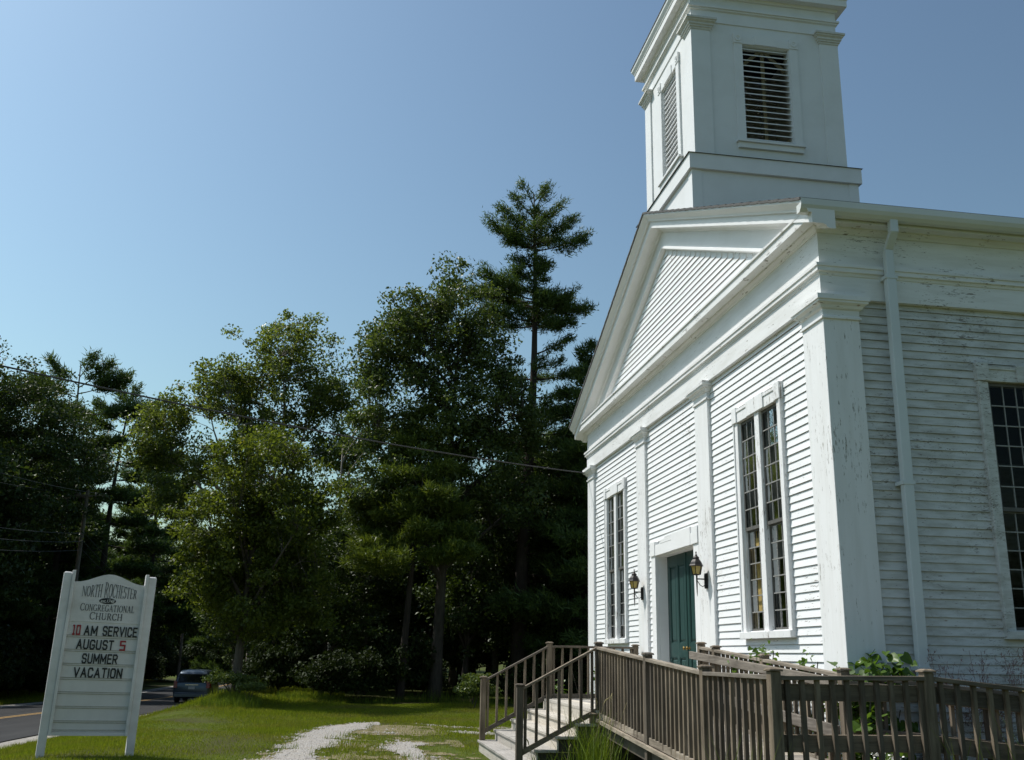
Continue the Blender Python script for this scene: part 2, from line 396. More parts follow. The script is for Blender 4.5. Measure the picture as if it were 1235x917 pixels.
def strip(name, y0, y1, dz, mat, x0=-400, x1=60, kind='structure', n=130):
    xs = np.linspace(x0, x1, n); z = road_z(xs) + dz
    V = np.concatenate([np.stack([xs, np.full(n, y0), z], 1), np.stack([xs, np.full(n, y1), z], 1)])
    i = np.arange(n - 1); F = np.stack([i, i + 1, n + i + 1, n + i], 1)
    return tag(np_mesh(name, V, F, mat), kind=kind)
strip('road', ROAD_F, ROAD_N, 0.0, MT['road'])
strip('shoulder', ROAD_N - 0.02, ROAD_N + 0.55, -0.02, MT['verge'])
strip('far_shoulder', ROAD_F - 0.9, ROAD_F + 0.02, -0.012, MT['verge'])
for dy in (-0.16, 0.06): strip('road_marking', -16.1 + dy, -16.0 + dy, 0.005, MT['lane'])
for yy in (ROAD_F + 0.25,): strip('road_marking', yy, yy + 0.1, 0.005, MT['edge'])

# ------------------------------------------------------------------ church
church = thing('church', 'white clapboard country church with a gabled pediment and square bell tower', 'church', (0, 0, 0))
W = 11.41; XM = -W / 2; LEN = 17.0
TF = lambda a, d, z: (a, d, z)          # front wall: along X, depth +Y
TS = lambda a, d, z: (-d, a, z)         # side wall facing +X: along Y, depth -X
TL = lambda a, d, z: (-W + d, a, z)     # far side
EXPO = 0.097
def overlap(z0, z1, op): return op[2] < (z0 + z1) / 2 < op[3]
def clapboards(mb, T, a0, a1, z0, z1, ops, dlip=0.044, dback=0.060, zref=1.55, lim=None):
    k = math.floor((z0 - zref) / EXPO)
    while True:
        b0 = zref + k * EXPO; b1 = b0 + EXPO; k += 1
        if b1 <= z0 + 0.01: continue
        if b0 >= z1 - 0.01: break
        b0 = max(b0, z0); b1 = min(b1, z1)
        lo, hi = (a0, a1) if lim is None else lim(b0, b1)
        if hi - lo < 0.03: continue
        segs = [(lo, hi)]
        for op in ops:
            if not overlap(b0, b1, op): continue
            ns = []
            for (s0, s1) in segs:
                if op[1] <= s0 or op[0] >= s1: ns.append((s0, s1)); continue
                if op[0] > s0: ns.append((s0, op[0]))
                if op[1] < s1: ns.append((op[1], s1))
            segs = ns
        for (s0, s1) in segs:
            # boards in random lengths with hairline butt joints
            cuts = [s0]
            while s1 - cuts[-1] > 4.2: cuts.append(cuts[-1] + random.uniform(2.0, 3.6))
            cuts.append(s1)
            for c0, c1 in zip(cuts[:-1], cuts[1:]):
                j = random.uniform(-0.0018, 0.0018); c1 -= 0.0 if c1 == s1 else 0.003
                sg = random.uniform(-0.0015, 0.0015)
                P = [T(c0, dlip + j, b0 + sg), T(c1, dlip + j, b0 - sg), T(c1, dback + 0.02, b0), T(c0, dback + 0.02, b0),
                     T(c0, dback, b1 + 0.006), T(c1, dback, b1 + 0.006), T(c1, dback + 0.02, b1 + 0.006), T(c0, dback + 0.02, b1 + 0.006)]
                mb.hexa(P)
def edge_dirt_shade(o):  # darkens board undersides: grime plus painted-in shade
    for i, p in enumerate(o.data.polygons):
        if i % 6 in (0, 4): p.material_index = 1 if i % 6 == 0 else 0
def holed(mb, T, a0, a1, z0, z1, d0, d1, ops):
    """a wall slab with rectangular openings"""
    xs = sorted(ops, key=lambda o: o[0]); cur = a0
    for o in xs:
        if o[0] > cur: mb.box(cur, d0, z0, o[0], d1, z1, T)
        if o[2] > z0: mb.box(o[0], d0, z0, o[1], d1, o[2], T)
        if o[3] < z1: mb.box(o[0], d0, o[3], o[1], d1, z1, T)
        cur = o[1]
    if cur < a1: mb.box(cur, d0, z0, a1, d1, z1, T)

W1 = (-9.97, -8.42); W2 = (-2.83, -1.27)           # outer casing extents of the two front windows
WZ0, WZ1 = 1.82, 4.94
SW = [(1.865, 3.42), (6.6, 8.155), (11.3, 12.855)]  # side windows
def wop(w, z0=WZ0 + 0.10, z1=WZ1 - 0.22, c=0.135): return (w[0] + c, w[1] - c, z0, z1)
DO = (-6.56, -4.62, 0.86, 3.25)
front_ops = [wop(W1), DO, wop(W2)]
mb = MB(); holed(mb, TF, -W + 0.1, -0.1, 0.45, 5.62, 0.062, 0.24, front_ops)
mb.box(-W + 0.1, 0.062, 5.62, -0.1, 0.24, 6.45)
mb.build('front_wall', MT['paint_front'], church)
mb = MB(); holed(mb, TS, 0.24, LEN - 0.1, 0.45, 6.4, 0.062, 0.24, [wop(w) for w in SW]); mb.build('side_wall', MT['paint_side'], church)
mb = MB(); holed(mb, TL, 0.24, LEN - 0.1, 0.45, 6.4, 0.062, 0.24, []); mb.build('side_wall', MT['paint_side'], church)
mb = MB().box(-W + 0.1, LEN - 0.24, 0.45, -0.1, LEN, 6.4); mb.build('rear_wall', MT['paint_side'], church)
mb = MB().box(-W + 0.24, 0.24, 0.70, -0.24, LEN - 0.24, 0.80); mb.build('floor', MT['dark'], church)
mb = MB().box(-W + 0.24, 0.24, 6.2, -0.24, LEN - 0.24, 6.3); mb.build('ceiling', MT['dark'], church)
mb = MB().ring(-W + 0.10, -0.10, 0.10, LEN - 0.10, [(0, -0.4), (0, 0.45), (-0.3, 0.45), (-0.3, -0.4)]); mb.build('foundation', MT['stone'], church)
mb = MB().ring(-W + 0.06, -0.06, 0.06, LEN - 0.06, [(0.02, 0.45), (0.035, 0.62), (0.0, 0.64), (-0.02, 0.64), (-0.02, 0.45)]); mb.build('water_table', MT['paint_trim_h'], church)
P1, P2, P3, P4 = (-W, -10.88), (-7.60, -7.05), (-4.37, -3.80), (-0.535, 0.0)
gap = lambda w: (w[0] + 0.02, w[1] - 0.02, WZ0 + 0.02, WZ1 - 0.03)
mb = MB(); ops = [gap(W1), (-6.76, -4.38, 0.5, 3.48), gap(W2)]
for a0, a1 in ((P1[1], P2[0]), (P2[1], P3[0]), (P3[1], P4[0])): clapboards(mb, TF, a0, a1, 0.64, 5.60, ops)
o = mb.build('front_clapboards', [MT['paint_front'], MT['grime']], church); edge_dirt_shade(o)
mb = MB(); clapboards(mb, TS, 0.445, LEN - 0.445, 0.64, 5.60, [gap(w) for w in SW]); o = mb.build('side_clapboards', [MT['paint_side'], MT['grime']], church); edge_dirt_shade(o)

# pilasters with capitals
def pilaster(x0, x1, y0, y1, ring=False):
    mb = MB()
    if ring: mb.box(x0, y0, 0.62, x1, y1, 5.60)
    else: mb.box(x0, y0, 0.62, x1, y1, 5.60)
    o = mb.build('pilaster', MT['paint_trim'], church, bevel=0.004)
    c = MB(); e = 1e-3
    prof = [(0.0 - e, 5.345), (0.022, 5.345), (0.022, 5.37), (0.004, 5.385), (0.004, 5.455), (0.03, 5.47), (0.045, 5.50), (0.085, 5.525), (0.085, 5.545), (0.10, 5.552), (0.10, 5.612), (0.0 - e, 5.622)]
    c.ring(x0, x1, y0, y1, prof)
    c.box(x0 - 0.09, y0 - 0.09, 5.606, x1 + 0.09, y1 + 0.02, 5.6135)
    c.build('capital', MT['paint_trim_h'], o)
    return o
pilaster(P1[0], P1[1], 0.0, 0.445); pilaster(P2[0], P2[1], 0.0, 0.07); pilaster(P3[0], P3[1], 0.0, 0.07); pilaster(P4[0], P4[1], 0.0, 0.445)
# entablature swept round the building
ent = [(-0.12, 5.60), (0.012, 5.60), (0.012, 5.872), (0.022, 5.876), (0.03, 5.905), (0.055, 5.915), (0.055, 5.965), (0.07, 5.970), (0.07, 6.005), (0.004, 6.03), (0.004, 6.47), (-0.12, 6.47)]
mb = MB().ring(-W, 0, 0, LEN, ent); mb.build('entablature', MT['paint_trim_h'], church)
cor = [(-0.02, 6.405), (0.02, 6.405), (0.035, 6.425), (0.075, 6.45), (0.085, 6.468), (0.205, 6.47), (0.205, 6.572), (0.225, 6.585), (0.225, 6.615), (0.20, 6.628), (-0.02, 6.634)]
mb = MB().ring(-W, 0, 0, LEN, cor); mb.build('cornice', MT['paint_trim_h'], church)
# pediment
SL = (9.24 - 6.635) / (5.705 + 0.335)       # slope
CS = math.cos(math.atan(SL))
def ztop(x): return 9.24 - SL * abs(x - XM)
def tym_lim(z0, z1):
    half = (9.24 - 0.60 / CS - z1) / SL
    return (XM - half, XM + half)
mb = MB().prism([(-W + 0.05, 6.5), (-0.05, 6.5), (XM, ztop(XM) - 0.15)], lambda q: (q[0], 0.062, q[1]), lambda q: (q[0], 0.16, q[1]))
mb.build('gable_wall', MT['paint_front'], church)
mb = MB(); clapboards(mb, TF, 0, 0, 6.63, 9.0, [], lim=tym_lim); o = mb.build('tympanum_clapboards', [MT['paint_front'], MT['grime']], church); edge_dirt_shade(o)
def rake(name, prof, mat, zmin=None):
    """profile [(drop n, y)] swept up both slopes, mitred at the apex, plumb cut at the eaves"""
    mb = MB()
    for sgn in (-1, 1):
        def at(x, q): return (x, q[1], 9.24 - SL * abs(x - XM) - q[0] / CS)
        def endx(q):
            if zmin is None: return XM + sgn * (W / 2 + 0.335)
            return XM + sgn * (9.24 - q[0] / CS - zmin) / SL
        mb.prism(prof, lambda q: at(XM, q), lambda q: at(endx(q), q))
    return mb.build(name, mat, church)
rake('raking_cornice', [(0.004, -0.345), (0.03, -0.345), (0.05, -0.325), (0.095, -0.275), (0.115, -0.265), (0.128, -0.262), (0.128, -0.222), (0.245, -0.222), (0.247, -0.09), (0.262, -0.055), (0.29, -0.035), (0.295, -0.002), (0.295, 0.06), (0.004, 0.06)], MT['paint_clean'])
rake('raking_frieze', [(0.28, 0.0), (0.545, 0.0), (0.545, 0.061), (0.28, 0.061)], MT['paint_clean'], 6.60)
rake('pediment_moulding', [(0.545, -0.008), (0.553, -0.028), (0.59, -0.032), (0.603, -0.008), (0.608, 0.061), (0.545, 0.061)], MT['paint_clean'], 6.60)
# roof
mb = MB()
for sgn in (-1, 1):
    xe = XM + sgn * (W / 2 + 0.345)
    for k in range(22):      # shingle courses
        t0, t1 = k / 22, (k + 1) / 22
        xa, xb = XM + (xe - XM) * t0, XM + (xe - XM) * t1
        za, zb = ztop(xa), ztop(xb)
        mb.hexa([(xa, -0.365, za - 0.012), (xb, -0.365, zb - 0.0), (xb, LEN + 0.36, zb), (xa, LEN + 0.36, za - 0.012), (xa, -0.365, za + 0.022), (xb, -0.365, zb + 0.034), (xb, LEN + 0.36, zb + 0.034), (xa, LEN + 0.36, za + 0.022)])
mb.build('roof', MT['shingle'], church)
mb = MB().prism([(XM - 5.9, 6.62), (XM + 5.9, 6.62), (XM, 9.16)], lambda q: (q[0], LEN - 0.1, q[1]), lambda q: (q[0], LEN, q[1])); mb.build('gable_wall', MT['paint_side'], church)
# gutter and downspout on the side
mb = MB()
for x0, x1 in ((0.226, 0.352),):
    prof = [(x0, 6.50), (x0 + 0.07, 6.50), (x1 - 0.02, 6.535), (x1, 6.58), (x1, 6.655), (x1 - 0.012, 6.655), (x1 - 0.012, 6.6), (x0, 6.6)]
    mb.prism(prof, lambda q: (q[0], -0.352, q[1]), lambda q: (q[0], LEN + 0.3, q[1]))
mb.build('gutter', MT['gutter'], church)
mb = MB()
def duct(pts, w=0.10, d=0.075):
    for (p, q) in zip(pts[:-1], pts[1:]):
        (x0, z0), (x1, z1) = p, q
        mb.hexa([(x1 - d / 2, 0.76, z1), (x1 + d / 2, 0.76, z1), (x1 + d / 2, 0.76 + w, z1), (x1 - d / 2, 0.76 + w, z1),
                 (x0 - d / 2, 0.76, z0), (x0 + d / 2, 0.76, z0), (x0 + d / 2, 0.76 + w, z0), (x0 - d / 2, 0.76 + w, z0)])
duct([(0.27, 6.52), (0.265, 6.36), (0.115, 6.20), (0.11, 5.86)])
dsp = mb.build('downspout', MT['downspout'], church, bevel=0.006)
mb = MB()
def duct2(x0, z0, x1, z1): pass
w, d = 0.115, 0.085
mb.hexa([(0.0, 0.752, 0.35), (0.0 + d, 0.752, 0.35), (d, 0.752 + w, 0.35), (0.0, 0.752 + w, 0.35), (0.065, 0.752, 5.87), (0.065 + d, 0.752, 5.87), (0.065 + d, 0.752 + w, 5.87), (0.065, 0.752 + w, 5.87)])
mb.build('lower_pipe', MT['downspout'], dsp, bevel=0.006)
for z in (5.86, 3.46, 1.5):
    o_ = 0.065 * (z - 0.35) / 5.52
    MB().box(-0.04, 0.735, z - 0.02, o_ + d + 0.006, 0.883, z + 0.02).build('strap', MT['downspout'], dsp)

# ------------------------------------------------------------------ windows
def window(T, w, curt, mt):
    a0, a1 = w; c = 0.135; am = (a0 + a1) / 2; mw = 0.072
    zo, zt = WZ0 + 0.10, WZ1 - 0.22
    mb = MB()
    for s0, s1 in ((a0, a0 + c), (a1 - c, a1)):
        mb.box(s0, 0.012, WZ0 + 0.085, s1, 0.075, zt, T)                  # casing
        mb.box(s0 + (0 if s0 == a0 else c - 0.03), -0.004, WZ0 + 0.085, s0 + (0.03 if s0 == a0 else c), 0.0125, zt, T)   # back band
        mb.box(s0 - 0.012, -0.014, zt + 0.003, s1 + 0.012, 0.075, WZ1, T)    # corner block
    mb.box(a0 + c + 0.012, 0.006, zt + 0.004, a1 - c - 0.012, 0.075, WZ1 - 0.07, T)    # head board
    mb.box(am - 0.275, -0.012, zt + 0.002, am + 0.275, 0.074, WZ1 - 0.012, T)   # key block
    mb.box(a0 + c + 0.012, -0.006, WZ1 - 0.075, am - 0.275, 0.07, WZ1 - 0.035, T); mb.box(am + 0.275, -0.006, WZ1 - 0.075, a1 - c - 0.012, 0.07, WZ1 - 0.035, T)
    mb.box(a0, -0.03, WZ0, a1, 0.20, WZ0 + 0.085, T)      # sill
    mb.box(am - mw, 0.016, zo - 0.015, am + mw, 0.20, zt, T)     # mullion
    mb.box(a0 + c - 0.001, 0.05, zo - 0.015, a0 + c + 0.014, 0.235, zt, T); mb.box(a1 - c - 0.014, 0.05, zo - 0.015, a1 - c + 0.001, 0.235, zt, T)
    root = mb.build('window', mt, church, bevel=0.003)
    zm = (zo + zt) / 2 - 0.1
    for l0, l1 in ((a0 + c + 0.014, am - mw), (am + mw, a1 - c - 0.014)):
        for (z0, z1, dd) in ((zo - 0.015, zm + 0.02, 0.090), (zm, zt, 0.058)):
            s = MB(); fw = 0.028
            s.box(l0, dd, z0, l0 + fw, dd + 0.03, z1, T); s.box(l1 - fw, dd, z0, l1, dd + 0.03, z1, T)
            s.box(l0 + fw, dd, z0, l1 - fw, dd + 0.03, z0 + 0.045, T); s.box(l0 + fw, dd, z1 - 0.04, l1 - fw, dd + 0.03, z1, T)
            sash = s.build('sash', MT['sash'], root)
            g = MB(); ncol, nrow = 3, 6
            x0, x1, y0, y1 = l0 + fw, l1 - fw, z0 + 0.045, z1 - 0.04
            for k in range(1, ncol): x = x0 + (x1 - x0) * k / ncol; g.box(x - 0.006, dd + 0.002, y0, x + 0.006, dd + 0.02, y1, T)
            for k in range(1, nrow): z = y0 + (y1 - y0) * k / nrow; g.box(x0, dd - 0.0015, z - 0.007, x1, dd + 0.0185, z + 0.007, T)
            g.build('muntins', MT['lead'], sash)
            p = MB()
            for ci in range(ncol):
                for ri in range(nrow):
                    xa, xb = x0 + (x1 - x0) * ci / ncol, x0 + (x1 - x0) * (ci + 1) / ncol
                    za, zb = y0 + (y1 - y0) * ri / nrow, y0 + (y1 - y0) * (ri + 1) / nrow
                    j = [random.uniform(-0.0018, 0.0018) for _ in range(3)]
                    p.quad(T(xa, dd + 0.011 + j[0], za), T(xb, dd + 0.011 + j[1], za), T(xb, dd + 0.011 + j[2], zb), T(xa, dd + 0.011 + j[0] + j[2] - j[1], zb))
            p.build('pane', MT['glass'], sash)
    if curt:
        for (l0, l1), mats in zip(((a0 + c, am - mw), (am + mw, a1 - c)), curt):
            for (z0, z1), mk in zip(((zo, zm), (zm, zt)), mats):
                if mk is None: continue
                q = MB(); n = 26
                xs = [l0 - 0.06 + (l1 - l0 + 0.12) * i / n for i in range(n + 1)]
                ds = [0.150 + (0.018 if mk == 'curtain' else 0.004) * math.sin(i * 2.4 + 0.6 * math.sin(i)) for i in range(n + 1)]
                for i in range(n): q.quad(T(xs[i], ds[i], z0 - 0.1), T(xs[i + 1], ds[i + 1], z0 - 0.1), T(xs[i + 1], ds[i + 1], z1 + 0.0), T(xs[i], ds[i], z1 + 0.0))
                q.build('curtain', MT[mk], root)
    return root
window(TF, W1, [('curtain', 'curtain'), ('curtain', 'curtain')], MT['paint_trim'])
window(TF, W2, [('curtain_tan', 'curtain'), ('curtain', 'curtain')], MT['paint_trim'])
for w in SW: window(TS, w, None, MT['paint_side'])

# ------------------------------------------------------------------ door
a0, a1, dz0, dz1 = DO
mb = MB()
mb.box(a0 - 0.22, 0.004, 0.80, a0, 0.07, dz1); mb.box(a1, 0.004, 0.80, a1 + 0.235, 0.07, dz1)
mb.box(a0 - 0.235, -0.016, dz1 + 0.002, a0 + 0.03, 0.07, 3.49); mb.box(a1 - 0.02, -0.016, dz1 + 0.002, a1 + 0.245, 0.07, 3.515)
mb.box(a0 + 0.03, -0.004, dz1 + 0.001, a1 - 0.02, 0.07, 3.43)
for z, u in ((3.43, 0.30), (3.465, 0.42), (3.50, 0.55)): mb.box(a0 + u, -0.008, z - 0.001, a1 - u, 0.066, z + 0.034)
mb.box(-5.64, -0.010, dz1 + 0.003, a1 - 0.10, 0.05, 3.535)
mb.box(a0 - 0.002, 0.066, 0.80, a0 + 0.012, 0.30, dz1); mb.box(a1 - 0.012, 0.066, 0.80, a1 + 0.002, 0.30, dz1)
mb.box(a0 + 0.012, 0.066, dz1 - 0.014, a1 - 0.012, 0.30, dz1 + 0.001)
mb.box(a0 - 0.02, -0.03, 0.80, a1 + 0.02, 0.30, 0.865)
mb.build('door_frame', MT['paint_clean'], church, bevel=0.003)
for i, (x0, x1) in enumerate(((a0 + 0.013, (a0 + a1) / 2 - 0.002), ((a0 + a1) / 2 + 0.002, a1 - 0.013))):
    mb = MB(); dd = 0.215; st = 0.115; mid = (x0 + x1) / 2
    zs = [(0.867, 1.08), (1.58, 1.80), (3.06, dz1 - 0.015)]
    for s0, s1 in ((x0, x0 + st), (mid - st / 2, mid + st / 2), (x1 - st, x1)): mb.box(s0, dd, zs[0][0], s1, dd + 0.045, zs[2][1])
    for s0, s1 in ((x0 + st, mid - st / 2), (mid + st / 2, x1 - st)):
        for z0, z1 in zs: mb.box(s0, dd + 0.001, z0, s1, dd + 0.044, z1)
        for z0, z1 in ((1.08, 1.58), (1.80, 3.06)):
            mb.box(s0, dd + 0.024, z0, s1, dd + 0.04, z1)
            mb.hexa([(s0 + .03, dd + .026, z0 + .03), (s1 - .03, dd + .026, z0 + .03), (s1 - .03, dd + .026, z1 - .03), (s0 + .03, dd + .026, z1 - .03),
                     (s0 + .06, dd + .010, z0 + .06), (s1 - .06, dd + .010, z0 + .06), (s1 - .06, dd + .010, z1 - .06), (s0 + .06, dd + .010, z1 - .06)])
            for q in ((s0, z0, s0 + .016, z1), (s1 - .016, z0, s1, z1), (s0 + .016, z0, s1 - .016, z0 + .016), (s0 + .016, z1 - .016, s1 - .016, z1)):
                mb.box(q[0], dd + 0.006, q[1], q[2], dd + 0.03, q[3])
    if i == 0: mb.box(x1 - 0.03, dd - 0.014, 0.87, x1 + 0.02, dd + 0.001, dz1 - 0.02)    # astragal
    dr = mb.build('door', MT['door'], church, bevel=0.002)
    h = MB(); hx = x1 - 0.07 if i == 0 else x0 + 0.075
    h.lathe([(0.028, 0), (0.028, 0.006), (0.010, 0.008), (0.010, 0.03), (0.024, 0.038), (0.028, 0.05), (0.02, 0.062), (0.004, 0.066)], 0, 0, 10)
    h.v = [(hx + x, dd - z, 1.72 + y) for x, y, z in h.v]
    h.build('door_knob', MT['brass'], dr)

# ------------------------------------------------------------------ bell tower
TX0, TX1, TY0, TY1 = -7.095, -4.345, 0.16, 2.91
tcx, tcy = (TX0 + TX1) / 2, (TY0 + TY1) / 2
FTF = lambda a, d, z: (a, TY0 + d, z)
FTS = lambda a, d, z: (TX1 - d, a, z)
fo = (-6.07, -5.19, 10.14, 12.00); so = (tcy - 0.44, tcy + 0.44, 10.14, 12.02)
mb = MB(); e = 0.03
holed(mb, FTF, TX0 + e, TX1 - e, 9.5, 13.0, e, 0.12, [fo])
holed(mb, FTS, TY0 + 0.12, TY1 - e, 9.5, 13.0, e, 0.12, [so])
mb.box(TX0 + e, TY1 - 0.12, 9.5, TX1 - 0.12, TY1 - e, 13.0); mb.box(TX0 + e, TY0 + 0.12, 9.5, TX0 + 0.12, TY1 - 0.12, 13.0)
tower = mb.build('bell_tower', MT['paint_tower'], church)
hb = 1.475; mb = MB()
mb.box(tcx - hb, tcy - hb, 8.42, tcx + hb, tcy + hb, 9.45)
mb.box(tcx - hb - 0.012, tcy - hb - 0.012, 8.42, tcx - hb + 0.16, tcy - hb + 0.16, 9.44); mb.box(tcx + hb - 0.16, tcy + hb - 0.16, 8.42, tcx + hb + 0.012, tcy + hb + 0.012, 9.44); mb.box(tcx + hb - 0.16, tcy - hb - 0.012, 8.42, tcx + hb + 0.012, tcy - hb + 0.16, 9.44)
mb.build('tower_base', MT['paint_tower'], tower)
mb = MB(); b_ = 0.06
mb.hexa([(tcx - hb - b_, tcy - hb - b_, 9.42), (tcx + hb + b_, tcy - hb - b_, 9.42), (tcx + hb + b_, tcy + hb + b_, 9.42), (tcx - hb - b_, tcy + hb + b_, 9.42)] + [(tcx - hb - b_ + .0, tcy - hb - b_ + .0, 9.695), (tcx + hb + b_ - .0, tcy - hb - b_ + .0, 9.695), (tcx + hb + b_ - .0, tcy + hb + b_ - .0, 9.695), (tcx - hb - b_ + .0, tcy + hb + b_ - .0, 9.695)])
mb.build('base_band', MT['paint_tower'], tower)
mb = MB(); mb.hexa([(tcx - hb - .085, tcy - hb - .085, 9.697), (tcx + hb + .085, tcy - hb - .085, 9.697), (tcx + hb + .085, tcy + hb + .085, 9.697), (tcx - hb - .085, tcy + hb + .085, 9.697), (TX0, TY0, 9.735), (TX1, TY0, 9.735), (TX1, TY1, 9.735), (TX0, TY1, 9.735)])
mb.build('base_flashing', MT['shingle'], tower)
pw = 0.345
for x0, y0 in ((TX0, TY0), (TX1 - pw, TY0), (TX1 - pw, TY1 - pw), (TX0, TY1 - pw)):
    mb = MB().box(x0, y0, 9.71, x0 + pw, y0 + pw, 12.42); o = mb.build('pilaster', MT['paint_tower'], tower)
for x0, y0 in ((TX0, TY0), (TX1 - pw, TY0), (TX1 - pw, TY1 - pw), (TX0, TY1 - pw)):
    mb = MB().ring(x0, x0 + pw, y0, y0 + pw, [(-.002, 12.205), (0.012, 12.205), (0.02, 12.24), (0.035, 12.245), (0.035, 12.27), (0.055, 12.285), (0.055, 12.32), (0.085, 12.345), (0.085, 12.365), (0.105, 12.372), (0.105, 12.41), (-.002, 12.415)])
    mb.build('capital', MT['louver'], tower)
mb = MB().ring(TX0, TX1, TY0, TY1, [(-0.1, 12.39), (-0.012, 12.39), (-0.012, 12.61), (0.02, 12.625), (0.02, 12.65), (0.045, 12.655), (0.045, 12.69), (-0.004, 12.70), (-0.004, 13.02), (-0.1, 13.02)]); mb.build('tower_frieze', MT['paint_tower'], tower)
mb = MB().ring(TX0, TX1, TY0, TY1, [(-0.05, 12.88), (0.02, 12.88), (0.045, 12.925), (0.155, 12.93), (0.155, 13.05), (0.168, 13.06), (0.168, 13.08), (0.21, 13.15), (0.215, 13.20), (-0.05, 13.24)]); mb.build('tower_cornice', MT['paint_clean'], tower)
mb = MB(); q = 0.225; mb.add([(TX0 - q, TY0 - q, 13.202), (TX1 + q, TY0 - q, 13.202), (TX1 + q, TY1 + q, 13.202), (TX0 - q, TY1 + q, 13.202), (tcx, tcy, 14.15), (TX0 - q, TY0 - q, 13.225), (TX1 + q, TY0 - q, 13.225), (TX1 + q, TY1 + q, 13.225), (TX0 - q, TY1 + q, 13.225)], [(0, 3, 2, 1), (0, 1, 6, 5), (1, 2, 7, 6), (2, 3, 8, 7), (3, 0, 5, 8), (5, 6, 4), (6, 7, 4), (7, 8, 4), (8, 5, 4)]); mb.build('tower_roof', MT['shingle'], tower)
mb = MB().box(TX0 + 0.13, TY0 + 0.13, 9.72, TX1 - 0.13, TY1 - 0.13, 9.74); mb.build('belfry_floor', MT['dark'], tower)
def louver(T, o):
    a0, a1, z0, z1 = o; c = 0.15; mb = MB()
    mb.box(a0 - c, -0.004, z0 - 0.03, a0, 0.05, z1, T); mb.box(a1, -0.004, z0 - 0.03, a1 + c, 0.05, z1, T)
    mb.box(a0 - c - .01, -0.016, z1 + .002, a0 + .0, 0.05, z1 + 0.19, T); mb.box(a1 - .0, -0.016, z1 + .002, a1 + c + .01, 0.05, z1 + 0.19, T)
    mb.box(a0 + .0005, 0.0, z1 + .001, a1 - .0005, 0.05, z1 + 0.155, T)
    am = (a0 + a1) / 2
    mb.prism([(am - 0.21, z1 + .003), (am + 0.21, z1 + .003), (am + 0.21, z1 + 0.17), (am + 0.1, z1 + 0.20), (am - 0.1, z1 + 0.20), (am - 0.21, z1 + 0.17)], lambda q: T(q[0], -0.014, q[1]), lambda q: T(q[0], 0.045, q[1]))
    for ac in (a0 - c / 2 - .005, a1 + c / 2 + .005):       # turned rosettes
        n = 14; P = []
        for (r, d) in ((0.062, -0.017), (0.058, -0.026), (0.040, -0.026), (0.034, -0.019), (0.018, -0.019), (0.008, -0.028)):
            for k in range(n): t = 2 * math.pi * k / n; P.append(T(ac + r * math.cos(t), d, z1 + 0.095 + r * math.sin(t)))
        F = [(i * n + k, i * n + (k + 1) % n, (i + 1) * n + (k + 1) % n, (i + 1) * n + k) for i in range(5) for k in range(n)] + [tuple(range(5 * n, 6 * n))]
        mb.add(P, F)
    mb.box(a0 - c - 0.03, -0.055, z0 - 0.065, a1 + c + 0.03, 0.05, z0 - 0.03, T)
    mb.box(a0 - c, -0.02, z0 - 0.165, a1 + c, 0.04, z0 - 0.065, T)
    mb.box(a0 - .001, 0.03, z0 - .03, a0 + .012, 0.20, z1, T); mb.box(a1 - .012, 0.03, z0 - .03, a1 + .001, 0.20, z1, T)
    mb.box(a0 + .012, 0.03, z1 - .012, a1 - .012, 0.20, z1 + .001, T); mb.box(a0 + .012, 0.03, z0 - .03, a1 - .012, 0.2, z0, T)
    n = 17; p = (z1 - z0) / n
    for k in range(n):
        zz = z0 + p * (k + 0.35)
        P = [T(a0 + .012, 0.055, zz), T(a1 - .012, 0.055, zz), T(a1 - .012, 0.160, zz + 0.066), T(a0 + .012, 0.160, zz + 0.066)]
        P += [T(a0 + .012, 0.055, zz + .018), T(a1 - .012, 0.055, zz + .018), T(a1 - .012, 0.160, zz + .084), T(a0 + .012, 0.160, zz + .084)]
        mb.hexa(P)
    mb.build('louver', MT['paint_tower'], tower)
    br = MB(); br.box(am - 0.03, 0.165, z0 - .02, am + 0.03, 0.20, z1, T)
    for sg in (-1, 1):
        for (u0, v0, u1, v1) in ((0.06, z1 - 0.02, 0.42, z1 - 0.36), (0.42, z0 + 0.16, 0.27, z0 - 0.02)):
            dx, dz = u1 - u0, v1 - v0; L = math.hypot(dx, dz); px, pz = -dz / L * 0.03, dx / L * 0.03
            br.hexa([T(am + sg * (u0 + px), 0.168, v0 + pz), T(am + sg * (u0 - px), 0.168, v0 - pz), T(am + sg * (u1 - px), 0.168, v1 - pz), T(am + sg * (u1 + px), 0.168, v1 + pz),
                     T(am + sg * (u0 + px), 0.195, v0 + pz), T(am + sg * (u0 - px), 0.195, v0 - pz), T(am + sg * (u1 - px), 0.195, v1 - pz), T(am + sg * (u1 + px), 0.195, v1 + pz)])
    br.build('brace', MT['brace'], tower)
louver(FTF, fo); louver(FTS, so)

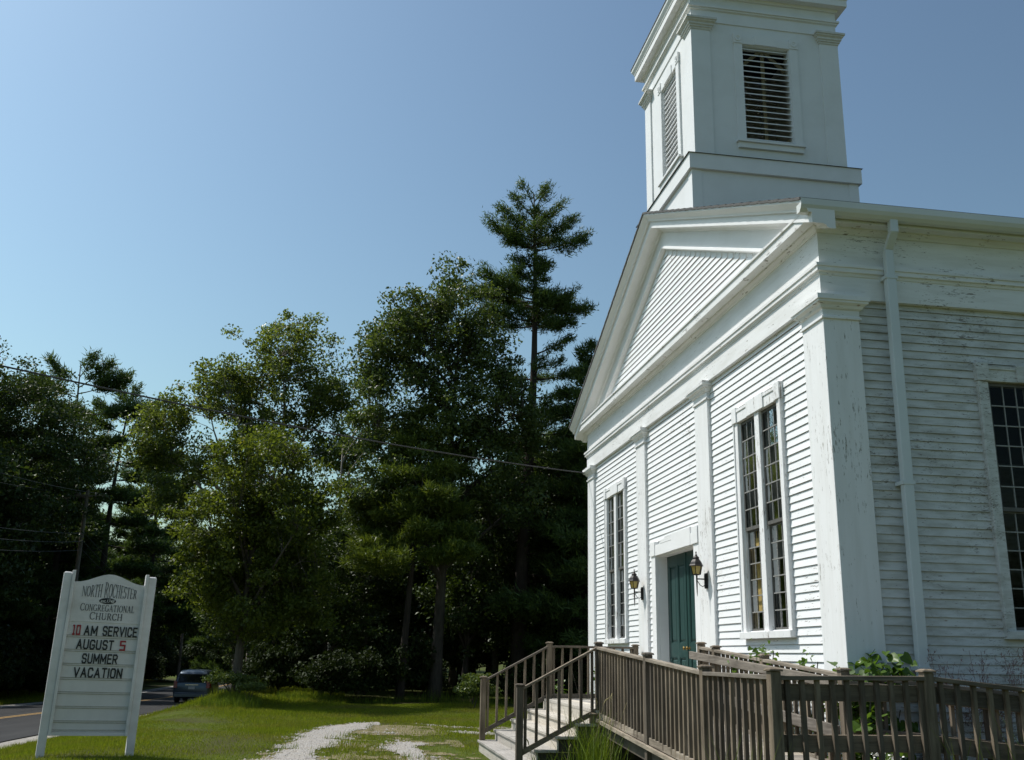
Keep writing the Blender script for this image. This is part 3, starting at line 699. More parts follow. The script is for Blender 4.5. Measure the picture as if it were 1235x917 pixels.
# ------------------------------------------------------------------ wall lanterns
def lantern(x, label):
    root = thing('wall_lantern', label, 'wall lantern', (x, 0, 2.43), 0, 'lanterns flanking the church door')
    off = (x, 0, 2.43); y = -0.155; n = 6
    mb = MB(); mb.box(x - .045, -0.026, 2.55, x + .045, -0.002, 2.77); mb.box(x - .03, -0.034, 2.575, x + .03, -0.026, 2.745)
    mb.build('wall_plate', MT['iron'], root, off, bevel=0.004)
    mb = MB(); mb.tube([(x, -0.03, 2.685), (x, y, 2.685)], 0.011, 6); mb.tube([(x, -0.03, 2.60), (x, -0.07, 2.575), (x, -0.11, 2.60), (x, y, 2.67)], 0.006, 5)
    mb.tube([(x, y, 2.735), (x, y, 2.62), (x, y, 2.50), (x, y, 2.435)], [0.014, 0.012, 0.008, 0.003], 6)
    mb.build('bracket', MT['iron'], root, off)
    mb = MB(); mb.lathe([(0.02, 2.735), (0.05, 2.742), (0.058, 2.752), (0.03, 2.758)], x, y, n)
    for k in range(n):
        t = 2 * math.pi * (k + .5) / n; r0, r1 = 0.058, 0.086
        mb.tube([(x + r0 * math.cos(t), y + r0 * math.sin(t), 2.745), (x + r1 * math.cos(t), y + r1 * math.sin(t), 2.872)], 0.006, 4)
    mb.lathe([(0.06, 2.866), (0.107, 2.868), (0.109, 2.876), (0.098, 2.892), (0.082, 2.93), (0.056, 2.965), (0.044, 2.973), (0.044, 2.98), (0.052, 2.986), (0.046, 2.998), (0.028, 3.015), (0.020, 3.022), (0.020, 3.03), (0.012, 3.04), (0.006, 3.052), (0.013, 3.062), (0.010, 3.074), (0.002, 3.085)], x, y, n)
    hs = mb.build('housing', MT['iron'], root, off)
    mb = MB(); r0, r1 = 0.054, 0.081
    for k in range(n):
        t0, t1 = 2 * math.pi * (k + .5) / n, 2 * math.pi * (k + 1.5) / n
        mb.quad((x + r0 * math.cos(t0), y + r0 * math.sin(t0), 2.756), (x + r0 * math.cos(t1), y + r0 * math.sin(t1), 2.756), (x + r1 * math.cos(t1), y + r1 * math.sin(t1), 2.868), (x + r1 * math.cos(t0), y + r1 * math.sin(t0), 2.868))
    mb.build('lantern_glass', MT['amber'], hs, off)
lantern(-7.30, 'black carriage lantern with amber glass left of the green door, the farther one')
lantern(-4.06, 'black carriage lantern with amber glass between the green door and the near front window')

# ------------------------------------------------------------------ timber steps and ramp
def post(mb, x, y, z0, z1, s=0.045, cap=True):
    mb.box(x - s, y - s, z0, x + s, y + s, z1)
    if cap:
        c = s + 0.016
        mb.box(x - c, y - c, z1 + .001, x + c, y + c, z1 + 0.016)
        mb.hexa([(x - c, y - c, z1 + .017), (x + c, y - c, z1 + .017), (x + c, y + c, z1 + .017), (x - c, y + c, z1 + .017),
                 (x - s * .7, y - s * .7, z1 + .03), (x + s * .7, y - s * .7, z1 + .03), (x + s * .7, y + s * .7, z1 + .03), (x - s * .7, y + s * .7, z1 + .03)])
def beam(mb, p, q, w, h):
    """rail of width w (horizontal) and height h, top edge along p-q"""
    p, q = Vector(p), Vector(q); d = Vector((q.x - p.x, q.y - p.y, 0)).normalized(); n = Vector((-d.y, d.x, 0)) * (w / 2); u = Vector((0, 0, h))
    P = [p - n - u, p + n - u, q + n - u, q - n - u, p - n, p + n, q + n, q - n]
    mb.add(P, [(0, 1, 2, 3), (4, 7, 6, 5), (0, 4, 5, 1), (1, 5, 6, 2), (2, 6, 7, 3), (3, 7, 4, 0)])
def railing(root, off, p, q, posts, bottom=0.86, matrail='railx', spacing=0.14, lower_out=None, bal=True, flat=True, baldrop=0.0, wob=0.004):
    """p,q: ends of the top of the top rail; posts: list of (t, z_base, rise)"""
    p, q = Vector(p), Vector(q); L = math.hypot(q.x - p.x, q.y - p.y)
    mb = MB(); beam(mb, p, q, 0.088 if flat else 0.05, 0.036 if flat else 0.062)
    r = mb.build('railing', MT[matrail], root, off, bevel=0.003)
    if bottom:
        mb = MB(); beam(mb, p - Vector((0, 0, bottom)), q - Vector((0, 0, bottom)), 0.04, 0.075); mb.build('bottom_rail', MT[matrail], r, off)
    for t, zb, rise in posts:
        c = p.lerp(q, t); mb = MB(); post(mb, c.x, c.y, zb, c.z + rise); mb.build('post', MT['rail'], r, off, bevel=0.004)
    if bal:
        n = max(1, int(round(L / spacing))); d = (q - p) / n; px = [p.lerp(q, t) for t, _, _ in posts]
        for i in range(n):
            c = p + d * (i + 0.5)
            if any((Vector((c.x, c.y)) - Vector((a.x, a.y))).length < 0.062 for a in px): continue
            h = 0.0185; jx, jy = random.uniform(-wob, wob), random.uniform(-wob, wob); zt, zb = c.z - 0.034, c.z - (bottom or 0.86) - baldrop - 0.06
            s = MB(); s.hexa([(c.x - h + jx, c.y - h + jy, zb), (c.x + h + jx, c.y - h + jy, zb), (c.x + h + jx, c.y + h + jy, zb), (c.x - h + jx, c.y + h + jy, zb),
                              (c.x - h, c.y - h, zt), (c.x + h, c.y - h, zt), (c.x + h, c.y + h, zt), (c.x - h, c.y + h, zt)])
            s.build('baluster', MT['rail'], r, off)
    return r
SX0, SX1, SY = -7.50, -3.76, -1.70
steps = thing('entrance_steps', 'weathered wooden steps and landing with slatted handrails at the green church door', 'steps', (-5.6, -1.7, 0)); so_ = (-5.6, -1.7, 0)
tops = [(-2.84, 0.185), (-2.57, 0.355), (-2.29, 0.525), (-2.02, 0.69)]
for i, (y, z) in enumerate(tops):
    yn = tops[i + 1][0] if i < 3 else -1.745
    mb = MB()
    mb.box(SX0 - .03, y - 0.025, z - 0.038, SX1 + .03, (y + yn) / 2 - .002, z); mb.box(SX0 - .03, (y + yn) / 2 + .002, z - 0.038, SX1 + .03, yn + 0.005, z - .001)
    mb.build('tread', MT['tread'], steps, so_, bevel=0.004)
    mb = MB().box(SX0, y, max(-0.12, z - 0.21), SX1, y + 0.02, z - 0.039); mb.build('riser', MT['tread'], steps, so_)
mb = MB().box(SX0, -1.745, 0.652, SX1, -1.725, 0.822); mb.build('riser', MT['tread'], steps, so_)
for x in (SX0 + .02, SX1 - .06):
    mb = MB()
    for i, (y, z) in enumerate(tops): mb.box(x, y + .021, -0.12, x + 0.04, -1.746, z - 0.04 - .001 * i) if i == 0 else mb.box(x + .001 * i, y + .021, tops[i - 1][1] - 0.03, x + 0.04 + .001 * i, -1.747, z - 0.04)
    mb.build('stringer', MT['stringer'], steps, so_)
for k in range(11):
    y0 = -1.75 + k * 0.151
    mb = MB().box(SX0 - .03, y0, 0.823, SX1 + .02, y0 + 0.146, 0.861)
    mb.build('deck_board', MT['tread'], steps, so_)
mb = MB(); mb.box(SX0, -1.722, 0.62, SX1, -1.68, 0.82); mb.box(SX0, -1.67, 0.62, SX0 + .04, -0.12, 0.82); mb.box(SX1 - .04, -1.67, 0.1, SX1, -0.12, 0.82)
mb.build('deck_frame', MT['stringer'], steps, so_)
# landing rail at the far side, and the two stair rails
railing(steps, so_, (-7.42, -1.66, 1.742), (-7.42, -0.12, 1.745), [(0.0, 0.0, 0.03), (1.0, 0.80, 0.015)], 0.80, 'raily', 0.15)
railing(steps, so_, (-7.42, -2.80, 1.15), (-7.42, -1.69, 1.735), [(0.0, 0.18, 0.035)], 0.80, 'raily', 0.15)
railing(steps, so_, (-3.80, -2.80, 1.13), (-3.80, -1.72, 1.70), [(0.0, -0.1, 0.035)], 0.80, 'raily', 0.15)
mb = MB(); post(mb, -3.80, -1.78, 0.0, 0.80, 0.05); mb.build('newel_stub', MT['rail'], steps, so_)

ramp = thing('access_ramp', 'long weathered wooden ramp with slatted railings turning round the church corner', 'wheelchair ramp', (0.4, -1.0, 0)); ro = (0.4, -1.0, 0)
def rz_(x): return 0.855 - 0.262 * min(1, max(0, (x + 3.74) / 4.13))
RY0, RY1, RX1, RXI = -1.70, -0.34, 2.00, 0.55
for k in range(28):     # sloping run along the front
    x0 = -3.73 + k * 0.1475; x1 = x0 + 0.142
    MB().hexa([(x0, RY0, rz_(x0) - .07), (x1, RY0, rz_(x1) - .07), (x1, RY1 + .05, rz_(x1) - .07), (x0, RY1 + .05, rz_(x0) - .07), (x0, RY0, rz_(x0) - .03), (x1, RY0, rz_(x1) - .03), (x1, RY1 + .05, rz_(x1) - .03), (x0, RY1 + .05, rz_(x0) - .03)]).build('floor_board', MT['deckx'], ramp, ro)
for k in range(11):
    x0 = 0.402 + k * 0.1475; MB().box(x0, RY0, 0.524, min(x0 + 0.142, RX1 + .02), RY1 + .03, 0.563).build('floor_board', MT['deckx'], ramp, ro)
for k in range(20):
    y0 = RY1 + 0.04 + k * 0.1475; z = 0.563 - 0.09 * (y0 - RY1)
    MB().box(RXI - .03, y0, z - .04, RX1 + .02, y0 + 0.142, z).build('floor_board', MT['railx'], ramp, ro)
mb = MB()
xs = (-3.74, 0.40)
beam(mb, (xs[0], RY0 - .052, rz_(xs[0]) - .10), (xs[1], RY0 - .052, rz_(xs[1]) - .10), 0.04, 0.042); beam(mb, (0.4, RY0 - .052, 0.50), (RX1 + .03, RY0 - .052, 0.50), 0.04, 0.042)
mb.build('rim_board', MT['railx'], ramp, ro)
mb = MB(); beam(mb, (xs[0], RY0 + .03, rz_(xs[0]) - .143), (xs[1], RY0 + .03, rz_(xs[1]) - .143), 0.04, 0.16); mb.build('joist', MT['stringer'], ramp, ro)
mb = MB(); beam(mb, (RX1 + .052, RY0 - .03, 0.49), (RX1 + .052, RY1, 0.49), 0.04, 0.19); beam(mb, (RX1 + .052, RY1, 0.49), (RX1 + .052, 2.6, 0.22), 0.04, 0.19); mb.build('rim_board', MT['raily'], ramp, ro)
PZ = 1.70
def topz(x): return 1.70 - 0.262 * min(1, max(0, (x + 3.80) / 4.19))
railing(ramp, ro, (-3.80, SY, topz(-3.8)), (0.388, SY, topz(.388)), [(0.0, -0.1, 0.035), (0.549, -0.1, 0.035), (1.0, -0.1, 0.035)], 0.865, 'railx')
railing(ramp, ro, (0.43, SY, 1.438), (RX1, SY, 1.438), [(1.0, -0.1, 0.03)], 0.865, 'railx')
railing(ramp, ro, (RX1, SY + .045, 1.436), (RX1, RY1, 1.448), [(1.0, -0.1, 0.03)], 0.865, 'raily', 0.134, baldrop=0.05)
railing(ramp, ro, (RX1, RY1 + .045, 1.446), (RX1, 2.1, 1.22), [(1.0, -0.1, 0.03)], 0.865, 'raily', 0.15, baldrop=0.05)
# inner railings (between ramp and wall)
railing(ramp, ro, (-3.46, RY1, 1.725), (0.55, RY1, 1.44), [(0.0, -0.1, 0.03), (0.14, -0.1, 0.02), (0.53, -0.1, 0.025), (1.0, -0.1, 0.03)], 0.86, 'railx', 0.15)
railing(ramp, ro, (RXI, RY1 + .045, 1.438), (RXI, 2.1, 1.24), [(0.62, -0.1, 0.03)], 0.86, 'raily', 0.24)
# inner handrail boards (2x6 on edge), one upper one lower
def board(a, b, mat, w=0.038, h=0.135):
    mb = MB(); beam(mb, a, b, w, h); return mb.build('handrail', MT[mat], ramp, ro, bevel=0.004)
board((-3.72, RY1 - .066, 1.66), (0.50, RY1 - .066, 1.40), 'railx', 0.042, 0.10)
board((-3.0, RY1 - .066, 1.165), (0.50, RY1 - .066, 0.955), 'railx', 0.042, 0.115)
board((RX1 - .045, SY + .06, 1.372), (RX1 - .045, RY1 - .02, 1.372), 'raily'); board((RX1 - .045, SY + .06, 0.975), (RX1 - .045, RY1 - .02, 0.975), 'raily')
board((RX1 - .045, RY1 + .02, 1.372), (RX1 - .045, 2.1, 1.16), 'raily'); board((RX1 - .045, RY1 + .02, 0.975), (RX1 - .045, 2.1, 0.76), 'raily')
board((RXI + .066, RY1 + .02, 0.955), (RXI + .066, 2.1, 0.76), 'raily'); board((RXI + .066, RY1 + .02, 1.38), (RXI + .066, 2.1, 1.18), 'raily')

# ------------------------------------------------------------------ church sign (local frame: x right as seen, -y towards the viewer)
SL_ = Vector((-6.19, -9.50)); SR_ = Vector((-6.58, -8.22)); dv = SR_ - SL_; SWD = dv.length
ang = math.atan2(dv.y, dv.x)
sign = thing('church_sign', 'white wooden signboard on two posts with black changeable letters on the grass by the road', 'sign', (SL_.x, SL_.y, 0.0), ang)
sign.rotation_euler = Euler((0, R_(1.1), ang))
g0 = -0.15
for x, z in ((0.055, 2.655), (SWD - 0.055, 2.655)):
    mb = MB().box(x - 0.058, -0.05, g0 - .4, x + 0.058, 0.06, z); mb.hexa([(x - .058, -.05, z), (x + .058, -.05, z), (x + .058, .06, z), (x - .058, .06, z), (x - .04, -.032, z + .018), (x + .04, -.032, z + .018), (x + .04, .042, z + .018), (x - .04, .042, z + .018)])
    mb.build('post', MT['sign'], sign, bevel=0.004)
bx0, bx1 = 0.115, SWD - 0.115; bz0, bz1 = 0.315, 1.945
for x0, x1 in ((bx0, bx0 + 0.045), (bx1 - 0.045, bx1)): MB().box(x0, -0.072, bz0, x1, 0.05, 2.70).build('side_trim', MT['sign'], sign, bevel=0.003)
MB().box(bx0 + .045, -0.05, bz0, bx1 - .045, -0.0, bz0 + .05).build('bottom_trim', MT['sign'], sign)
MB().box(bx0 + .045, -0.022, bz0 + .05, bx1 - .045, 0.03, bz1).build('letter_board', MT['sign_panel'], sign)
prof = [(bx0 + .045, bz1 + .001)]; n = 36; xa, xb = bx0 + .045, bx1 - .045
prof.append((xb, bz1 + .001))
for i in range(n + 1):
    t = i / n; s = 0.5 - 0.5 * math.cos(2 * math.pi * t); s = s ** 1.15
    prof.append((xb + (xa - xb) * t, 2.535 + 0.135 * s))
MB().prism(prof, lambda q: (q[0], -0.03, q[1]), lambda q: (q[0], 0.03, q[1])).build('header_panel', MT['sign'], sign)
rows = [1.93 - 0.2035 * k for k in range(8)]
for z in rows[1:] + [bz0 + 0.062]:
    for dz in (0.016, -0.010):
        MB().box(xa + .002, -0.030, z + dz - .003, xb - .002, -0.0225, z + dz + .005).build('letter_track', MT['track'], sign)
def text_mesh(name, s, x0, x1, z0, h, mat, y=-0.034, bold=0.0, shear=0.0, depth=0.002):
    cu = bpy.data.curves.new('lettering', 'FONT'); cu.body = s; cu.size = 1.0; cu.offset = bold; cu.shear = shear; cu.extrude = 0.02; cu.resolution_u = 4
    tmp = bpy.data.objects.new('lettering', cu); COL.objects.link(tmp)
    bpy.context.view_layer.update(); dg = bpy.context.evaluated_depsgraph_get()
    me = bpy.data.meshes.new_from_object(tmp.evaluated_get(dg)); bpy.data.objects.remove(tmp)
    n = len(me.vertices); co = np.empty(n * 3, np.float32); me.vertices.foreach_get('co', co); co = co.reshape(-1, 3)
    mn, mx = co.min(0), co.max(0)
    X = x0 + (co[:, 0] - mn[0]) / (mx[0] - mn[0]) * (x1 - x0)
    Z = z0 + (co[:, 1] - mn[1]) / (mx[1] - mn[1]) * h
    Y = y - np.where(co[:, 2] > 0, depth, 0)
    me.vertices.foreach_set('co', np.stack([X, Y, Z], 1).astype(np.float32).ravel()); me.materials.clear(); me.materials.append(MT[mat]); me.update()
    o = bpy.data.objects.new(name, me); COL.objects.link(o); o.parent = sign; return o
bw = xb - xa
def fx(t): return xa + bw * t
lh = 0.150
BL = {   # condensed block capitals, strokes on a unit box (width, polylines)
 'A': (.66, [[(0, 0), (.5, 1), (1, 0)], [(.2, .34), (.8, .34)]]), 'M': (.78, [[(0, 0), (0, 1), (.5, .25), (1, 1), (1, 0)]]),
 'S': (.58, [[(1, .80), (.82, 1), (.18, 1), (0, .82), (0, .66), (.18, .52), (.82, .48), (1, .34), (1, .18), (.82, 0), (.18, 0), (0, .20)]]),
 'E': (.54, [[(1, 1), (0, 1), (0, 0), (1, 0)], [(0, .52), (.85, .52)]]), 'R': (.60, [[(0, 0), (0, 1), (.78, 1), (1, .86), (1, .62), (.78, .48), (0, .48)], [(.5, .48), (1, 0)]]),
 'V': (.66, [[(0, 1), (.5, 0), (1, 1)]]), 'I': (.001, [[(0, 0), (0, 1)]]), 'C': (.58, [[(1, .78), (.8, 1), (.2, 1), (0, .8), (0, .2), (.2, 0), (.8, 0), (1, .22)]]),
 'U': (.60, [[(0, 1), (0, .18), (.2, 0), (.8, 0), (1, .18), (1, 1)]]), 'G': (.60, [[(1, .80), (.8, 1), (.2, 1), (0, .8), (0, .2), (.2, 0), (.8, 0), (1, .2), (1, .46), (.55, .46)]]),
 'T': (.58, [[(0, 1), (1, 1)], [(.5, 1), (.5, 0)]]), 'N': (.62, [[(0, 0), (0, 1), (1, 0), (1, 1)]]), 'O': (.60, [[(.2, 0), (0, .2), (0, .8), (.2, 1), (.8, 1), (1, .8), (1, .2), (.8, 0), (.2, 0)]]),
 '1': (.26, [[(0, 1), (.55, 1), (.55, 0)], [(0, 0), (1, 0)]]), '0': (.5, [[(0, 0), (0, 1), (1, 1), (1, 0), (0, 0)]]), '5': (.52, [[(1, 1), (0, 1), (0, .54), (1, .54), (1, 0), (0, 0)]])}
def block(s, x0, x1, z0, h, mat, th=0.165):
    t = th * h; z0 = z0 + t / 2; hh = h - t; adv = 0; pos = []
    for ch in s:
        if ch == ' ': adv += .50 * h; continue
        pos.append((ch, adv)); adv += BL[ch][0] * hh + t + .12 * h
    adv -= .12 * h; k = (x1 - x0) / adv
    for ch, a in pos:
        mb = MB(); w = BL[ch][0] * hh; jx, jz, rt = random.uniform(-.002, .002), random.uniform(-.002, .002), random.uniform(-.012, .012); n_ = 0
        for line in BL[ch][1]:
            P = [((a + t / 2 + q[0] * w), z0 + q[1] * hh) for q in line]
            for i in range(len(P) - 1):
                (ax, az), (bx, bz) = P[i], P[i + 1]; dx, dz = bx - ax, bz - az; L = math.hypot(dx, dz); ux, uz = dx / L * t * .42, dz / L * t * .42
                nx_, nz_ = -dz / L * t / 2, dx / L * t / 2; ax, az, bx, bz = ax - ux, az - uz, bx + ux, bz + uz; y = -0.0345 - .00012 * n_; n_ += 1
                Q = [(ax + nx_, az + nz_), (ax - nx_, az - nz_), (bx - nx_, bz - nz_), (bx + nx_, bz + nz_)]
                Q = [(x0 + (u + rt * (v - z0 - hh / 2)) * k + jx, v + jz) for u, v in Q]
                mb.hexa([(u, y, v) for u, v in Q] + [(u, y + .0015, v) for u, v in Q])
        mb.build('letter', MT[mat], sign)
for s, a_, b_, r_, m_ in (('10', .075, .185, 0, 'red'), ('AM', .235, .42, 0, 'black'), ('SERVICE', .49, .985, 0, 'black'), ('AUGUST', .155, .675, 1, 'black'), ('5', .76, .845, 1, 'red'), ('SUMMER', .26, .755, 2, 'black'), ('VACATION', .175, .85, 3, 'black')):
    block(s, fx(a_), fx(b_), rows[r_] - 0.184, lh, m_)
# roman capitals for the header, drawn as thick and thin strokes with serifs
TK, TN, SF = 0.13, 0.055, 0.045
def arc(cx, cz, rx, rz, a0, a1, n=14): return [(cx + rx * math.cos(R_(a0 + (a1 - a0) * i / n)), cz + rz * math.sin(R_(a0 + (a1 - a0) * i / n))) for i in range(n + 1)]
def V_(x, z0=0, z1=1, t=TK): return ([(x, z0), (x, z1)], t)
def S_(x, z, w=0.2): return ([(x - w / 2, z), (x + w / 2, z)], SF)
GL = {
 'N': (0.82, [V_(.14, t=TN), V_(.70, t=TN), ([(.14, 1), (.70, 0)], TK), S_(.10, .98), S_(.14, .02), S_(.70, .98)]),
 'O': (0.84, [(arc(.42, .5, .34, .48, 0, 360, 24), 'o')]),
 'R': (0.80, [V_(.2), (arc(.34, .74, .24, .24, 90, -90), 'o'), ([(.2, .98), (.36, .98)], SF), ([(.2, .5), (.36, .5)], SF), ([(.38, .5), (.72, 0)], TK), S_(.2, .02, .26), S_(.72, .02, .14), S_(.14, .98, .14)]),
 'T': (0.74, [V_(.37), ([(.05, .97), (.69, .97)], SF), V_(.06, .80, .99, SF), V_(.68, .80, .99, SF), S_(.37, .02, .26)]),
 'H': (0.86, [V_(.17), V_(.69), ([(.17, .5), (.69, .5)], SF), S_(.17, .98, .26), S_(.17, .02, .26), S_(.69, .98, .26), S_(.69, .02, .26)]),
 'C': (0.80, [(arc(.44, .5, .34, .48, 40, 320, 22), 'o'), V_(.71, .70, .96, SF)]),
 'E': (0.70, [V_(.2), ([(.1, .97), (.62, .97)], SF), ([(.1, .03), (.64, .03)], SF), ([(.2, .51), (.5, .51)], SF), V_(.61, .80, .99, SF), V_(.63, .01, .22, SF), V_(.5, .42, .60, SF)]),
 'S': (0.64, [(arc(.32, .73, .21, .24, 35, 250, 14) + arc(.32, .27, .23, .25, 70, -145, 14), 'o'), V_(.52, .76, .97, SF), V_(.10, .03, .24, SF)]),
 'G': (0.86, [(arc(.44, .5, .34, .48, 45, 330, 22), 'o'), V_(.72, .05, .42), S_(.70, .43, .24), V_(.71, .72, .96, SF)]),
 'A': (0.84, [([(.12, 0), (.42, 1)], TN), ([(.40, 1), (.72, 0)], TK), ([(.23, .34), (.62, .34)], SF), S_(.12, .02, .2), S_(.72, .02, .24)]),
 'I': (0.40, [V_(.2), S_(.2, .98, .26), S_(.2, .02, .26)]),
 'L': (0.70, [V_(.2), S_(.2, .98, .26), ([(.1, .03), (.64, .03)], SF), V_(.63, .01, .24, SF)]),
 'U': (0.84, [V_(.18, .28, 1), ([(.68, .28), (.68, 1)], TN), (arc(.43, .30, .25, .28, 180, 360, 12), 'o'), S_(.18, .98, .26), S_(.68, .98, .2)]),
}
def roman(s, x0, x1, z0, hfun, big=()):
    adv, pos = 0, []
    for i, ch in enumerate(s):
        if ch == ' ': adv += 0.42; continue
        k = 1.18 if i in big else 1.0
        pos.append((ch, adv, k)); adv += GL[ch][0] * k + 0.03
    mb = MB(); sc = (x1 - x0) / adv; y = -0.0335; dp = 0.0018
    for ch, a, k in pos:
        t = (a + GL[ch][0] * k / 2) / adv; zb, h = hfun(t); h *= (1.10 if k > 1 else 1)
        def P(q): return (x0 + (a + q[0] * k) * sc, zb + q[1] * h)
        for line, th in GL[ch][1]:
            pts = [P(q) for q in line]
            for i in range(len(pts) - 1):
                (ax, az), (bx, bz) = pts[i], pts[i + 1]; dx, dz = bx - ax, bz - az; L = math.hypot(dx, dz)
                if L < 1e-7: continue
                if th == 'o': w = (TN + (TK - TN) * abs(dz) / L) * sc * 1.05
                else: w = th * sc if abs(dz) > abs(dx) * .3 else th * min(h, sc * 1.6)
                nx_, nz_ = -dz / L * w / 2, dx / L * w / 2
                P4_ = [(ax + nx_, az + nz_), (ax - nx_, az - nz_), (bx - nx_, bz - nz_), (bx + nx_, bz + nz_)]
                mb.hexa([(u, y, w_) for u, w_ in P4_] + [(u, y - dp, w_) for u, w_ in P4_])
    return mb.build('lettering', MT['navy'], sign)
def arch(t): s = 1 - abs(2 * t - 1) ** 1.7; return (2.322 - 0.004 * s, 0.128 + 0.085 * s)
roman('NORTH ROCHESTER', fx(0.125), fx(0.905), 0, arch, (0, 6))
roman('CONGREGATIONAL', fx(0.13), fx(0.90), 0, lambda t: (2.110 + 0.0 * t, 0.100), (0,))
roman('CHURCH', fx(0.275), fx(0.745), 0, lambda t: (1.985, 0.10), (0,))
mb = MB(); n = 28; mb.add([(fx(.50) + 0.122 * math.cos(2 * math.pi * k / n), -0.0335, 2.268 + 0.046 * math.sin(2 * math.pi * k / n)) for k in range(n)] + [(fx(.50) + 0.122 * math.cos(2 * math.pi * k / n), -0.029, 2.268 + 0.046 * math.sin(2 * math.pi * k / n)) for k in range(n)], [tuple(range(n))] + [(k, (k + 1) % n, n + (k + 1) % n, n + k) for k in range(n)])
mb.build('oval_badge', MT['black'], sign)
text_mesh('lettering', 'est.1748', fx(.50) - 0.098, fx(.50) + 0.098, 2.243, 0.050, 'white_letter', y=-0.0345, bold=0.01, shear=0.2)

# ------------------------------------------------------------------ minivan
VX, VY = -47.5, -13.05
van = thing('minivan', 'dark blue-grey minivan driving away on the road beneath the trees', 'minivan', (VX, VY, float(road_z(VX - 2.3))), math.pi); van['category'] = 'minivan'
van.rotation_euler = Euler((0, math.atan(0.0215), math.pi))     # local +x is forwards (away), y to its left, rear at x=0
def section(x, zb, zt, wl, wt, zw):
    """half outline of the body at station x: (y,z) from sill to roof centre"""
    return [(wl * .90, zb), (wl * .985, zb + .12), (wl, zb + .38), (wl * .985, zw), (wt + .02, zt - .10), (wt - .06, zt - .02), (wt * .5, zt + .015), (0, zt + .02)]
st = [(0.00, .38, 1.02, .86, .80, .95), (0.03, .32, 1.12, .92, .82, 1.0), (0.10, .28, 1.30, .955, .80, 1.04), (0.24, .27, 1.58, .965, .74, 1.05), (0.42, .27, 1.70, .965, .735, 1.05), (1.0, .26, 1.74, .97, .74, 1.05),
      (2.4, .26, 1.75, .97, .745, 1.04), (3.1, .26, 1.70, .965, .73, 1.03), (3.6, .26, 1.42, .96, .72, 1.02), (4.05, .27, 1.10, .95, .72, 1.0), (4.6, .30, .98, .90, .70, .9), (4.95, .36, .80, .80, .62, .72), (5.05, .42, .70, .68, .5, .62)]
mb = MB(); P = []
for q in st:
    h = section(*q); P += [(q[0], y, z) for y, z in h] + [(q[0], -y, z) for y, z in h[::-1][1:]]
k = 15; F = []
for i in range(len(st) - 1):
    for j in range(k - 1): F.append((i * k + j, i * k + j + 1, (i + 1) * k + j + 1, (i + 1) * k + j))
    F.append((i * k + k - 1, i * k, (i + 1) * k, (i + 1) * k + k - 1))
F.append(tuple(range(k))); F.append(tuple(range((len(st) - 1) * k, len(st) * k)))
mb.add(P, F); vb = mb.build('body', MT['van'], van, smooth=False, bevel=0.02)
for p_ in vb.data.polygons: p_.use_smooth = True
mb = MB()   # rear window follows the raked hatch
mb.hexa([(-0.004, -.76, 1.07), (-0.004, .76, 1.07), (0.178, .69, 1.53), (0.178, -.69, 1.53), (.125, -.76, 1.07), (.125, .76, 1.07), (.30, .69, 1.53), (.30, -.69, 1.53)])
mb.build('rear_window', MT['vglass'], van, bevel=0.01)
for s in (-1, 1):
    mb = MB(); mb.hexa([(0.50, s * .975, 1.08), (3.2, s * .975, 1.07), (2.95, s * .80, 1.58), (0.62, s * .795, 1.60), (0.50, s * .93, 1.08), (3.2, s * .93, 1.07), (2.95, s * .75, 1.58), (0.62, s * .745, 1.60)]); mb.build('side_window', MT['vglass'], van)
    mb = MB(); mb.hexa([(-.035, s * .74, .80), (-.025, s * .935, .80), (.0, s * .935, 1.16), (-.01, s * .77, 1.14), (.15, s * .74, .80), (.22, s * .985, .80), (.24, s * .975, 1.16), (.15, s * .77, 1.14)]); mb.build('tail_light', MT['tail'], van, bevel=0.008)
    for wx in (1.0, 4.05):
        mb = MB(); mb.lathe([(0.20, 0), (0.30, -.01), (0.335, .03), (0.335, .17), (0.30, .21), (.2, .2)], 0, 0, 20)
        mb.v = [(wx + x, s * (.74 + z) if True else 0, .335 + y) for x, y, z in mb.v]; w_ = mb.build('wheel', MT['tyre'], van)
        mb = MB(); mb.lathe([(0.02, .205), (0.19, .212), (0.20, .19)], 0, 0, 16); mb.v = [(wx + x, s * (.74 + z), .335 + y) for x, y, z in mb.v]; mb.build('rim', MT['metal'], w_)
mb = MB().box(-.06, -.90, .33, .12, .90, .50); mb.box(-.045, -.86, .50, .10, .86, .56); mb.build('bumper', MT['van'], van, bevel=0.02)
MB().box(-.028, -.17, .74, .02, .17, .88).build('licence_plate', MT['plate'], van)
MB().box(-.035, -.34, .945, .03, .34, .985).build('trim_bar', MT['chrome'], van)

# ------------------------------------------------------------------ utility poles and wires
poles = []
def pole(x, y, h, label, transformer=False, rz=0.0):
    z = gz(x, y); root = thing('utility_pole', label, 'utility pole', (x, y, z), rz, 'utility poles along the road')
    mb = MB(); mb.tube([(0, 0, -1), (0.02, 0, h * .5), (0.05, 0.02, h)], [0.16, 0.13, 0.10], 9); mb.build('shaft', MT['pole'], root, smooth=False)
    mb = MB().box(-0.06, -1.25, h - 0.42, 0.16, 1.25, h - 0.30); mb.build('crossarm', MT['pole'], root)
    for yy in (-1.1, -0.4, 0.5, 1.1):
        mb = MB(); mb.lathe([(0.03, h - .30), (0.05, h - .26), (0.03, h - .22), (0.05, h - .18), (0.015, h - .14)], 0.05, yy, 8); mb.build('insulator', MT['metal'], root)
    if transformer:
        mb = MB(); mb.lathe([(0.20, h - 2.2), (0.25, h - 2.15), (0.25, h - 1.3), (0.2, h - 1.25), (0.06, h - 1.2)], 0.35, 0.1, 14); mb.build('transformer', MT['metal'], root)
    poles.append((x, y, z + h)); return root
PY = -20.9
